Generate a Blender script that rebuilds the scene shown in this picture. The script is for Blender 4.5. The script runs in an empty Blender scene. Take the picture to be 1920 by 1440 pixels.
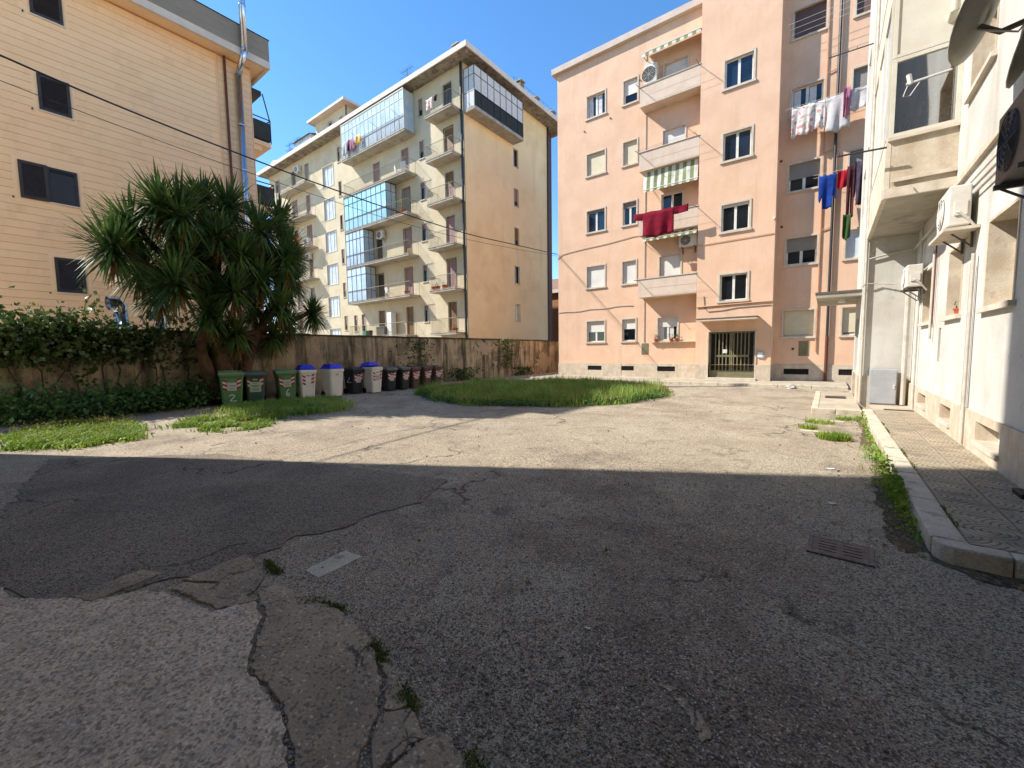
import bpy, math, random
import numpy as np
from mathutils import Vector, Matrix
random.seed(7); RNG = np.random.default_rng(7)
R = math.radians
scene = bpy.context.scene
COL = scene.collection
# ------------------------------------------------------------------ camera
def look(yaw, pit, rol):
    fw = Vector((-math.sin(yaw)*math.cos(pit), math.cos(yaw)*math.cos(pit), -math.sin(pit)))
    r = Vector((math.cos(yaw), math.sin(yaw), 0)); u = r.cross(fw)
    r2 = r*math.cos(rol)+u*math.sin(rol); u2 = -r*math.sin(rol)+u*math.cos(rol)
    return Matrix(((r2.x, u2.x, -fw.x), (r2.y, u2.y, -fw.y), (r2.z, u2.z, -fw.z)))
cam = bpy.data.cameras.new('camera'); cam.sensor_width = 36; cam.lens = 14.585
cam.clip_start = .05; cam.clip_end = 2000
co = bpy.data.objects.new('camera', cam); COL.objects.link(co)
co.matrix_world = Matrix.Translation((0, 0, 1.5)) @ look(R(37.285), R(4.444), R(-.8206)).to_4x4()
scene.camera = co
scene.cycles.max_bounces = 12; scene.cycles.diffuse_bounces = 7
scene.render.resolution_x = 1024; scene.render.resolution_y = 768
# ------------------------------------------------------------------ sky, sun, exposure
SUN_DIR = Vector((.875, .484, -math.tan(R(42.5)))).normalized()      # the way the light travels
world = bpy.data.worlds.new('World'); scene.world = world; world.use_nodes = True
wn = world.node_tree; bg = wn.nodes['Background']
sky = wn.nodes.new('ShaderNodeTexSky'); sky.sky_type = 'NISHITA'; sky.sun_disc = False
sky.sun_elevation = R(42.5); sky.sun_rotation = math.atan2(-SUN_DIR.x, -SUN_DIR.y)
sky.altitude = 50; sky.air_density = 1.0; sky.dust_density = .0; sky.ozone_density = 3.0
hsv = wn.nodes.new('ShaderNodeHueSaturation'); hsv.inputs['Saturation'].default_value = 1.2; wn.links.new(sky.outputs[0], hsv.inputs['Color']); wn.links.new(hsv.outputs[0], bg.inputs[0]); bg.inputs[1].default_value = .105
sl = bpy.data.lights.new('sun', 'SUN'); sl.energy = 3.0; sl.angle = R(.53); sl.color = (1, .955, .885)
so = bpy.data.objects.new('sun', sl); COL.objects.link(so)
so.rotation_euler = SUN_DIR.to_track_quat('-Z', 'Y').to_euler(); so.location = (-20, -10, 40)
vs = scene.view_settings
scene.display_settings.display_device = 'sRGB'
vs.view_transform = 'Standard'; vs.look = 'None'; vs.exposure = 1.46; vs.gamma = 1; vs.use_curve_mapping = False
# ------------------------------------------------------------------ materials
def lin(c):
    return tuple((v/255/12.92 if v/255 <= .04045 else ((v/255+.055)/1.055)**2.4) for v in c)+(1,)
def mat(name, c, c2=None, sc=3., lo=.35, hi=.65, rough=.85, bump=0., bsc=60., metal=0., spec=.3, streak=None, speck=None, blot=None, fine=.12, fsc=70., crack=None):
    m = bpy.data.materials.new(name); m.use_nodes = True
    t = m.node_tree; N = t.nodes; L = t.links; b = N['Principled BSDF']
    b.inputs['Roughness'].default_value = rough; b.inputs['Metallic'].default_value = metal
    b.inputs['Specular IOR Level'].default_value = spec
    tc = N.new('ShaderNodeTexCoord'); oi = N.new('ShaderNodeObjectInfo')
    ml = N.new('ShaderNodeMath'); ml.operation = 'MULTIPLY'; ml.inputs[1].default_value = 37
    L.new(oi.outputs['Random'], ml.inputs[0])
    ad = N.new('ShaderNodeVectorMath'); ad.operation = 'ADD'
    L.new(tc.outputs['Object'], ad.inputs[0]); L.new(ml.outputs[0], ad.inputs[1])
    V = ad.outputs[0]
    def noise(scale, det=6, vec=None, rgh=.6):
        n = N.new('ShaderNodeTexNoise'); n.inputs['Scale'].default_value = scale; n.inputs['Detail'].default_value = det
        n.inputs['Roughness'].default_value = rgh; L.new(vec or V, n.inputs['Vector']); return n.outputs['Fac']
    def ramp(x, a, z, hi_=1.):
        r = N.new('ShaderNodeMapRange'); r.inputs[1].default_value = a; r.inputs[2].default_value = z; r.inputs[4].default_value = hi_
        L.new(x, r.inputs[0]); return r.outputs[0]
    def mix(f, a, z, typ='MIX'):
        x = N.new('ShaderNodeMix'); x.data_type = 'RGBA'; x.blend_type = typ
        if isinstance(f, float): x.inputs[0].default_value = f
        else: L.new(f, x.inputs[0])
        for s, v in ((x.inputs[6], a), (x.inputs[7], z)):
            if isinstance(v, tuple): s.default_value = v
            else: L.new(v, s)
        return x.outputs[2]
    col = lin(c)
    if c2: col = mix(ramp(noise(sc), lo, hi), col, lin(c2))
    for s in (blot or []):       # (colour, scale, low, high, strength): stains with a shape of their own
        col = mix(ramp(noise(s[1], 5), s[2], s[3], s[4]), col, lin(s[0]))
    for s in (streak or []):     # (colour, horizontal scale, low, high, strength): vertical runs
        mp = N.new('ShaderNodeMapping'); mp.inputs['Scale'].default_value = (s[1], s[1], s[1]*.1); L.new(V, mp.inputs[0])
        col = mix(ramp(noise(1, 5, mp.outputs[0]), s[2], s[3], s[4]), col, lin(s[0]))
    for s in (speck or []):      # (colour, cells per metre, share)
        v = N.new('ShaderNodeTexVoronoi'); v.inputs['Scale'].default_value = s[1]; L.new(V, v.inputs['Vector'])
        sp = N.new('ShaderNodeSeparateColor'); L.new(v.outputs['Color'], sp.inputs[0])
        col = mix(ramp(sp.outputs[0], 1-s[2], 1-s[2]+.06, s[3] if len(s) > 3 else .8), col, lin(s[0]))
    if crack:                    # (colour, cells per metre, width, share): meandering cracks
        ds = N.new('ShaderNodeVectorMath'); ds.operation = 'ADD'; nz = N.new('ShaderNodeTexNoise'); nz.inputs['Scale'].default_value = crack[1]*5; nz.inputs['Detail'].default_value = 8; L.new(V, nz.inputs['Vector'])
        mv = N.new('ShaderNodeVectorMath'); mv.operation = 'SCALE'; mv.inputs['Scale'].default_value = .35/crack[1]; L.new(nz.outputs['Color'], mv.inputs[0]); L.new(V, ds.inputs[0]); L.new(mv.outputs[0], ds.inputs[1])
        vo = N.new('ShaderNodeTexVoronoi'); vo.feature = 'DISTANCE_TO_EDGE'; vo.inputs['Scale'].default_value = crack[1]; L.new(ds.outputs[0], vo.inputs['Vector'])
        cm = N.new('ShaderNodeMath'); cm.operation = 'MULTIPLY'; L.new(ramp(vo.outputs['Distance'], crack[2], 0), cm.inputs[0]); L.new(ramp(noise(crack[1]*.9, 3), .62-crack[3], .7-crack[3]), cm.inputs[1])
        col = mix(cm.outputs[0], col, lin(crack[0]))
    if fine:
        f = ramp(noise(fsc, 3), .25, .75)
        g = N.new('ShaderNodeMapRange'); g.inputs[3].default_value = 1-fine; g.inputs[4].default_value = 1+fine; L.new(f, g.inputs[0])
        cc = N.new('ShaderNodeCombineColor')
        for i in range(3): L.new(g.outputs[0], cc.inputs[i])
        col = mix(1., col, cc.outputs[0], 'MULTIPLY')
    if isinstance(col, tuple): b.inputs['Base Color'].default_value = col
    else: L.new(col, b.inputs['Base Color'])
    if bump:
        bp = N.new('ShaderNodeBump'); bp.inputs['Strength'].default_value = bump; bp.inputs['Distance'].default_value = .02
        L.new(noise(bsc, 6), bp.inputs['Height']); L.new(bp.outputs[0], b.inputs['Normal'])
    return m
def slatted(m, pitch, depth=.6):
    """horizontal slat relief for roller blinds, read from the object's z"""
    t = m.node_tree; N = t.nodes; L = t.links; b = N['Principled BSDF']
    tc = N.new('ShaderNodeTexCoord'); sp = N.new('ShaderNodeSeparateXYZ'); L.new(tc.outputs['Object'], sp.inputs[0])
    a = N.new('ShaderNodeMath'); a.operation = 'MULTIPLY'; a.inputs[1].default_value = 1/pitch; L.new(sp.outputs[2], a.inputs[0])
    f = N.new('ShaderNodeMath'); f.operation = 'FRACT'; L.new(a.outputs[0], f.inputs[0])
    p = N.new('ShaderNodeMath'); p.operation = 'POWER'; p.inputs[1].default_value = 4; L.new(f.outputs[0], p.inputs[0])
    bp = N.new('ShaderNodeBump'); bp.inputs['Strength'].default_value = depth; bp.inputs['Distance'].default_value = .01; bp.invert = True
    L.new(p.outputs[0], bp.inputs['Height']); L.new(bp.outputs[0], b.inputs['Normal']); return m
def glass(name, c, rough=.04, spec=.6):
    m = mat(name, c, rough=rough, spec=spec, fine=0, c2=tuple(int(v*.6) for v in c), sc=1.3)
    return m
def clear(name, tint=(.8, .86, .86), refl=.42):
    m = bpy.data.materials.new(name); m.use_nodes = True; t = m.node_tree; N = t.nodes; L = t.links
    for n in list(N):
        if n.type != 'OUTPUT_MATERIAL': N.remove(n)
    tr = N.new('ShaderNodeBsdfTransparent'); tr.inputs[0].default_value = (*tint, 1)
    gl = N.new('ShaderNodeBsdfGlossy'); gl.inputs['Roughness'].default_value = .03
    fr = N.new('ShaderNodeFresnel'); fr.inputs[0].default_value = 1.5
    ad = N.new('ShaderNodeMath'); ad.inputs[1].default_value = refl; L.new(fr.outputs[0], ad.inputs[0])
    mx = N.new('ShaderNodeMixShader'); L.new(ad.outputs[0], mx.inputs[0]); L.new(tr.outputs[0], mx.inputs[1]); L.new(gl.outputs[0], mx.inputs[2])
    L.new(mx.outputs[0], N['Material Output'].inputs[0]); return m
def leafy(name, c, c2, sc=2., rough=.5, trans=.25, spec=.4):
    m = mat(name, c, c2, sc=sc, lo=.4, hi=.6, rough=rough, spec=spec, fine=.25, fsc=23)
    t = m.node_tree; N = t.nodes; L = t.links; b = N['Principled BSDF']
    tr = N.new('ShaderNodeBsdfTranslucent'); mx = N.new('ShaderNodeMixShader'); mx.inputs[0].default_value = trans
    L.new(b.inputs['Base Color'].links[0].from_socket, tr.inputs[0])
    L.new(b.outputs[0], mx.inputs[1]); L.new(tr.outputs[0], mx.inputs[2]); L.new(mx.outputs[0], N['Material Output'].inputs[0]); return m
MT = {}
def setup_materials():
    W = MT
    W['orange'] = mat('orange_render', (224, 187, 157), (217, 178, 147), 1.2, bump=.25, bsc=90, streak=[((176, 142, 118), 1.7, .55, .78, .4), ((200, 166, 140), 9, .5, .76, .25)], blot=[((208, 170, 140), .6, .5, .7, .5)])
    W['travertine'] = mat('travertine', (200, 188, 168), (182, 165, 142), 4, rough=.7, bump=.2, bsc=40, streak=[((150, 128, 104), 5, .52, .75, .5)], blot=[((176, 150, 122), 9, .58, .7, .5)])
    W['whitestone'] = mat('pale_stone_trim', (206, 194, 176), (188, 176, 158), 5, rough=.7, fine=.08, streak=[((150, 140, 124), 8, .56, .8, .4)])
    W['cornice'] = mat('cornice_render', (206, 188, 174), (192, 174, 160), 2, streak=[((176, 160, 148), 4, .55, .8, .4)])
    W['parapet'] = mat('balcony_render', (214, 194, 174), (204, 182, 160), 2, bump=.15, streak=[((178, 160, 144), 5, .5, .8, .45)])
    W['yellow'] = mat('cream_render', (206, 194, 166), (194, 180, 148), .8, bump=.2, bsc=70, blot=[((186, 172, 142), .7, .56, .68, .5), ((152, 150, 146), .35, .7, .74, .6)], streak=[((168, 152, 118), 2.5, .56, .8, .4)])
    W['ochre'] = mat('ochre_render', (246, 218, 172), (238, 208, 160), .6, bump=.2, bsc=70, blot=[((214, 182, 132), .5, .5, .7, .5)], streak=[((190, 160, 112), 1.6, .58, .82, .4)])
    W['tan'] = mat('tan_siding', (248, 212, 170), (244, 206, 164), .5, rough=.75, bump=.12, bsc=160, fine=.07, streak=[((214, 178, 138), 1.5, .52, .75, .5)], blot=[((250, 218, 176), .4, .5, .66, .4)])
    W['tan_trim'] = mat('tan_trim', (250, 216, 176), (246, 210, 170), 1, rough=.75, bump=.08, bsc=160, fine=.05)
    W['groove'] = mat('groove_backing', (204, 160, 112), rough=.9)
    W['fascia'] = mat('fascia_white', (222, 210, 196), (210, 198, 184), 2)
    W['parapet_grey'] = mat('parapet_cladding', (152, 142, 128), (144, 134, 120), 1.2, fine=.05)
    W['white'] = mat('white_render', (202, 199, 191), (190, 186, 175), 1.1, bump=.2, bsc=80, blot=[((196, 190, 180), 2.2, .58, .68, .5), ((140, 139, 138), 5, .64, .72, .6), ((176, 168, 156), .8, .54, .66, .5)], streak=[((160, 150, 136), 3, .53, .78, .5)])
    W['white_worn'] = mat('white_worn_render', (212, 202, 184), (198, 184, 162), 1.6, bump=.3, bsc=60, blot=[((168, 158, 146), 2.5, .57, .68, .5)], streak=[((150, 138, 120), 4, .54, .78, .5)])
    W['wall'] = mat('garden_wall_plaster', (186, 166, 134), (150, 132, 105), 1.6, bump=.9, bsc=14, fine=.3, fsc=40, blot=[((92, 81, 65), .9, .5, .62, .7), ((186, 166, 136), 1.1, .6, .7, .9), ((76, 80, 50), 1.5, .6, .7, .6)], streak=[((58, 51, 43), 2.4, .5, .64, .85), ((206, 186, 154), 4.2, .55, .7, .7), ((74, 64, 52), 7, .54, .66, .6)])
    W['wall_cap'] = mat('garden_wall_coping', (84, 78, 68), (58, 54, 48), 3, bump=.7, bsc=20, fine=.3)
    W['plaster_patch'] = mat('fresh_plaster', (176, 156, 130), (158, 138, 112), 3, bump=.3, fine=.15, streak=[((112, 96, 78), 3, .55, .75, .5)])
    W['concrete'] = mat('balcony_concrete', (176, 170, 156), (150, 144, 132), 1.6, bump=.3, blot=[((118, 112, 102), 1.4, .56, .66, .6)])
    W['soffit'] = mat('stained_eave', (160, 150, 134), (116, 106, 92), 1.2, bump=.4, blot=[((92, 84, 74), 2.4, .52, .62, .7), ((196, 186, 168), 3.2, .62, .68, .6)])
    W['roof'] = mat('roof_edge', (150, 122, 104), (126, 98, 82), 4)
    W['brown'] = mat('brown_paint', (106, 62, 50), (92, 52, 42), 3, rough=.6, fine=.08)
    W['brownwood'] = mat('brown_shutter', (126, 96, 62), (108, 80, 50), 4, rough=.6)
    W['mauve'] = mat('mauve_blind', (150, 122, 118), (138, 110, 108), 2, rough=.7)
    slatted(W['brownwood'], .06); slatted(W['mauve'], .06)
    W['blackpipe'] = mat('dark_pipe', (38, 36, 38), (52, 48, 48), 4, rough=.45, spec=.5)
    W['greypipe'] = mat('pale_pipe', (190, 184, 172), (172, 164, 150), 5, rough=.55)
    W['orangepipe'] = mat('painted_pipe', (206, 158, 122), (190, 142, 108), 5, rough=.7)
    W['chrome'] = mat('steel_flue', (196, 200, 206), rough=.22, metal=1, fine=0)
    W['shutter'] = mat('grey_louvre', (64, 60, 62), (54, 51, 53), 3, rough=.55, fine=.05)
    W['shutter_dark'] = mat('open_window_dark', (40, 38, 40), (30, 29, 31), 3, rough=.4, spec=.5)
    W['steel'] = mat('painted_rail', (104, 100, 92), (84, 78, 70), 6, rough=.6)
    W['railcream'] = mat('cream_rail', (164, 156, 130), (138, 124, 98), 6, rough=.6)
    W['darkrail'] = mat('dark_rail', (48, 48, 50), (60, 58, 58), 6, rough=.5)
    W['railpanel'] = mat('balcony_screen', (66, 68, 66), (54, 56, 54), 2, rough=.7)
    W['glass'] = glass('window_glass', (26, 32, 38)); W['glassblue'] = glass('blue_window_glass', (34, 50, 70))
    W['glasspale'] = mat('frosted_glass', (206, 214, 220), (178, 188, 198), 1.6, rough=.2, spec=.5, fine=.03)
    W['curtain'] = mat('net_curtain', (214, 212, 206), (190, 190, 190), 7, rough=.9)
    W['teal'] = mat('teal_glazing', (186, 228, 236), (156, 208, 222), .7, rough=.16, spec=.5, fine=.03)
    W['paleblue'] = mat('pale_glazing', (206, 220, 230), (172, 194, 212), .9, rough=.14, spec=.5, fine=.03)
    W['clear'] = clear('clear_glass')
    W['alu'] = mat('white_aluminium', (222, 220, 210), (206, 202, 190), 5, rough=.45, fine=.03)
    W['alucream'] = mat('cream_aluminium', (208, 203, 188), (198, 191, 174), 3, rough=.5, fine=.04)
    W['bronze'] = mat('bronze_aluminium', (124, 118, 88), (106, 100, 74), 4, rough=.45, spec=.5, fine=.05)
    W['darkalu'] = mat('dark_aluminium', (66, 62, 56), (54, 52, 48), 4, rough=.5)
    W['blindcream'] = slatted(mat('cream_roller_blind', (208, 198, 168), (198, 186, 154), 2, rough=.6, fine=.04), .05)
    W['blindwhite'] = slatted(mat('white_roller_blind', (216, 212, 202), (204, 200, 190), 2, rough=.6, fine=.04), .05)
    W['blindgrey'] = slatted(mat('grey_roller_blind', (142, 136, 128), (130, 124, 116), 2, rough=.6, fine=.04), .05)
    W['blindbrown'] = slatted(mat('brown_roller_blind', (104, 82, 74), (94, 72, 66), 2, rough=.6, fine=.04), .05)
    W['room'] = mat('dark_room', (30, 26, 24), rough=.95, fine=0)
    W['grille'] = mat('iron_grille', (40, 38, 36), rough=.7)
    W['ac'] = mat('air_conditioner_casing', (214, 210, 200), (200, 194, 182), 5, rough=.5, fine=.04, streak=[((160, 150, 136), 9, .58, .8, .4)])
    W['acfan'] = mat('air_conditioner_fan', (60, 60, 62), rough=.6)
    W['grey_and_shade'] = mat('dark_grey_and_shade', (58, 56, 58), (50, 48, 50), 3, rough=.45)  # plain dark grey; on the air conditioner casing it is painted shade
    W['cabinet'] = mat('grey_cabinet_paint', (164, 166, 168), (152, 154, 158), 3, rough=.5, fine=.06, blot=[((186, 186, 186), 14, .62, .68, .5)])
    W['dish'] = mat('satellite_dish_paint', (176, 170, 150), (160, 154, 136), 5, rough=.5)
    W['rust'] = mat('rusty_iron', (142, 126, 112), (116, 100, 88), 14, rough=.85, bump=.5, bsc=120, fine=.25)
    W['black'] = mat('black_plastic', (24, 24, 28), rough=.5, fine=.05)
    W['hole'] = mat('grate_void', (10, 9, 9), rough=.95, fine=0)
    # ground
    W['asphalt'] = mat('worn_asphalt', (200, 183, 156), (178, 162, 137), .55, lo=.35, hi=.68, rough=.95, bump=1., bsc=110, fine=.35, fsc=170,
                       blot=[((122, 108, 90), .8, .53, .66, .6), ((206, 192, 164), 1.3, .55, .68, .7), ((150, 122, 96), .33, .55, .64, .35), ((70, 62, 58), .7, .69, .73, .6), ((62, 56, 52), 1.9, .71, .745, .6), ((112, 100, 86), 3.1, .56, .68, .5), ((138, 118, 98), .45, .56, .66, .4)],
                       speck=[((84, 75, 66), 95, .26, .75), ((92, 82, 72), 200, .34, .7), ((222, 208, 184), 130, .1, .85)], crack=((74, 66, 56), .42, .012, .12))
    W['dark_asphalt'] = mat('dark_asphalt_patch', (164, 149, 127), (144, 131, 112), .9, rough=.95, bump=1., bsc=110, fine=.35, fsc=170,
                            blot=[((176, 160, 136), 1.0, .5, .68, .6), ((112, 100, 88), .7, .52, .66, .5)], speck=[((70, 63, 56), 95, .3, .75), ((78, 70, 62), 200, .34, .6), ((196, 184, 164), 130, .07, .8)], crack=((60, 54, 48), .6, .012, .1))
    W['apron'] = mat('exposed_aggregate_concrete', (220, 198, 168), (194, 174, 147), 7, lo=.38, hi=.62, rough=.95, bump=1., bsc=42, fine=.3, fsc=60,
                     blot=[((158, 140, 117), 40, .48, .66, .5), ((150, 134, 116), 1.6, .56, .7, .5)], speck=[((222, 208, 188), 105, .1), ((112, 100, 87), 75, .26, .6)], crack=((80, 72, 62), .9, .02, .05))
    W['patch_concrete'] = mat('smooth_concrete', (178, 158, 130), (150, 133, 110), 2.2, rough=.95, bump=.7, bsc=60, fine=.25, fsc=90,
                              blot=[((128, 114, 98), 5, .54, .66, .6), ((200, 182, 156), 3, .6, .7, .6)], speck=[((206, 190, 166), 85, .07), ((88, 78, 68), 70, .18, .6)], crack=((70, 62, 54), 2.6, .03, .1))
    W['kerbstone'] = mat('kerb_stone', (202, 190, 168), (180, 168, 146), 5, rough=.9, bump=.6, bsc=45, fine=.2, blot=[((118, 106, 90), 6, .56, .66, .6), ((208, 196, 172), 3, .6, .68, .5)])
    W['sidewalk'] = mat('sidewalk_concrete', (180, 168, 146), (158, 146, 126), 1.8, rough=.92, bump=.4, bsc=60, fine=.18, blot=[((128, 116, 100), 2.2, .56, .66, .6)])
    W['soil'] = mat('gutter_soil', (104, 90, 66), (76, 70, 46), 4, rough=.98, bump=.8, bsc=50, fine=.4, fsc=90, speck=[((150, 138, 110), 60, .12), ((52, 46, 36), 45, .25)])
    W['dryleaf'] = leafy('dry_leaf_litter', (150, 116, 70), (186, 168, 130), 30, rough=.9, trans=.1)
    W['pebble'] = mat('gravel', (178, 168, 156), (120, 112, 104), 9, lo=.3, hi=.7, rough=.9, fine=.35, fsc=40)
    W['grass'] = leafy('grass_blades', (112, 150, 58), (158, 178, 88), 1.1, rough=.6, trans=.35)
    W['weed'] = leafy('yellowgreen_weeds', (104, 136, 34), (140, 160, 58), 1.6, rough=.6, trans=.35)  # yellow-green of the low weeds and tufts
    W['straw'] = leafy('dry_grass', (168, 156, 84), (150, 140, 70), 3, rough=.7, trans=.3)
    W['moss'] = leafy('crack_weeds', (70, 84, 26), (100, 110, 40), 5, rough=.8, trans=.25)
    W['ivy'] = leafy('ivy_leaves', (52, 74, 36), (92, 110, 60), 2, rough=.25, trans=.25, spec=.7)
    W['bush'] = leafy('shrub_leaves', (58, 94, 46), (84, 118, 56), 1.4, rough=.5, trans=.2)
    W['vine'] = leafy('vine_leaves', (92, 110, 50), (120, 130, 66), 2, rough=.45, trans=.3)
    W['yucca'] = leafy('yucca_leaves', (62, 88, 52), (104, 130, 66), 2.2, rough=.6, trans=.15, spec=.2)
    W['deadleaf'] = leafy('dead_yucca_leaves', (150, 112, 62), (116, 84, 48), 4, rough=.8, trans=.15)
    W['bark'] = mat('yucca_bark', (112, 84, 62), (80, 60, 46), 6, rough=.95, bump=1, bsc=25, fine=.3)
    W['stem'] = mat('woody_stem', (78, 62, 44), (60, 48, 34), 8, rough=.95)
    # bins
    W['bingreen'] = mat('green_bin_plastic', (102, 142, 88), (90, 128, 78), 2, rough=.5, fine=.08)
    W['bindark'] = mat('dark_green_bin_plastic', (74, 100, 80), (64, 88, 70), 2, rough=.5, fine=.08)
    W['lidgreen'] = mat('green_bin_lid', (128, 154, 112), (110, 138, 98), 3, rough=.5, fine=.1)
    W['lidgrey'] = mat('grey_bin_lid', (112, 118, 114), (96, 102, 98), 3, rough=.5, fine=.1)
    W['binwhite'] = mat('white_bin_plastic', (240, 234, 220), (228, 220, 204), 2, rough=.5, fine=.08, streak=[((140, 128, 108), 8, .58, .8, .45)])
    W['lidblue'] = mat('blue_bin_lid', (52, 60, 226), (44, 52, 200), 3, rough=.4, spec=.5, fine=.06)
    W['bingrey'] = mat('anthracite_bin_plastic', (58, 60, 60), (48, 50, 52), 2, rough=.5, fine=.08)
    W['binbrown'] = mat('brown_bin_plastic', (104, 80, 70), (90, 68, 60), 2, rough=.5, fine=.08)
    W['tyre'] = mat('bin_wheel_rubber', (22, 22, 22), rough=.8)
    W['red'] = mat('red_reflector', (176, 32, 36), rough=.4); W['whitetape'] = mat('white_reflector', (224, 210, 206), rough=.4)
    W['label'] = mat('paper_label', (212, 210, 198), (200, 198, 184), 8, rough=.7); W['labelgreen'] = mat('green_paper_label', (196, 212, 178), (182, 200, 164), 8, rough=.7)
    W['ink'] = mat('print_grey', (96, 92, 92), rough=.7); W['inkred'] = mat('print_red', (186, 110, 100), rough=.7)
    W['paint'] = mat('white_paint', (218, 222, 206), rough=.7); W['inkgreen'] = mat('print_green', (110, 150, 110), rough=.7)
    # cloth
    def _tl(m):
        t = m.node_tree; N = t.nodes; L = t.links; b = N['Principled BSDF']; tr = N.new('ShaderNodeBsdfTranslucent'); mx = N.new('ShaderNodeMixShader'); mx.inputs[0].default_value = .35
        L.new(b.inputs['Base Color'].links[0].from_socket, tr.inputs[0]); L.new(b.outputs[0], mx.inputs[1]); L.new(tr.outputs[0], mx.inputs[2]); L.new(mx.outputs[0], N['Material Output'].inputs[0])
    def cloth(k, a, b2, sc=6): W[k] = mat(k.replace('c_', '')+'_cloth', a, b2, sc, rough=.95, bump=.3, bsc=300, fine=.1); _tl(W[k])
    cloth('c_crimson', (150, 28, 52), (128, 20, 44)); cloth('c_blue', (40, 78, 168), (30, 60, 140)); cloth('c_red', (190, 36, 52), (160, 28, 44))
    cloth('c_black', (44, 40, 48), (34, 32, 38)); cloth('c_purple', (92, 78, 98), (72, 60, 78)); cloth('c_green', (74, 102, 58), (56, 82, 44))
    cloth('c_white', (222, 218, 216), (204, 202, 204)); cloth('c_pink', (206, 140, 160), (186, 118, 146)); cloth('c_orange', (214, 112, 62), (190, 92, 50)); cloth('c_jeans', (92, 104, 132), (70, 82, 110)); cloth('c_maroon', (104, 52, 60), (74, 40, 48))
    W['c_floral'] = mat('floral_cloth', (222, 210, 204), (206, 196, 190), 4, rough=.95, fine=.06, speck=[((196, 110, 108), 9, .25, .8), ((134, 160, 130), 12, .2, .7)])
    W['awning_white'] = mat('awning_white', (216, 212, 196), (202, 198, 182), 4, rough=.9); W['awning_green'] = mat('awning_green', (134, 142, 104), (122, 130, 94), 4, rough=.9)
    W['terracotta'] = mat('terracotta', (176, 92, 66), (156, 78, 56), 5, rough=.85)
    W['plastic_white'] = mat('white_plastic', (226, 224, 218), rough=.5, fine=.03)
    W['litter'] = mat('paper_litter', (206, 204, 200), rough=.9, fine=.05)
    W['yellow_cloth'] = mat('yellow_plastic', (214, 172, 60), rough=.6)
    W['orange_lamp'] = mat('lamp_glass', (224, 222, 214), rough=.3)
    W['brick'] = mat('old_brickwork', (168, 120, 84), (150, 104, 72), 3, bump=.3)
setup_materials()
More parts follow.
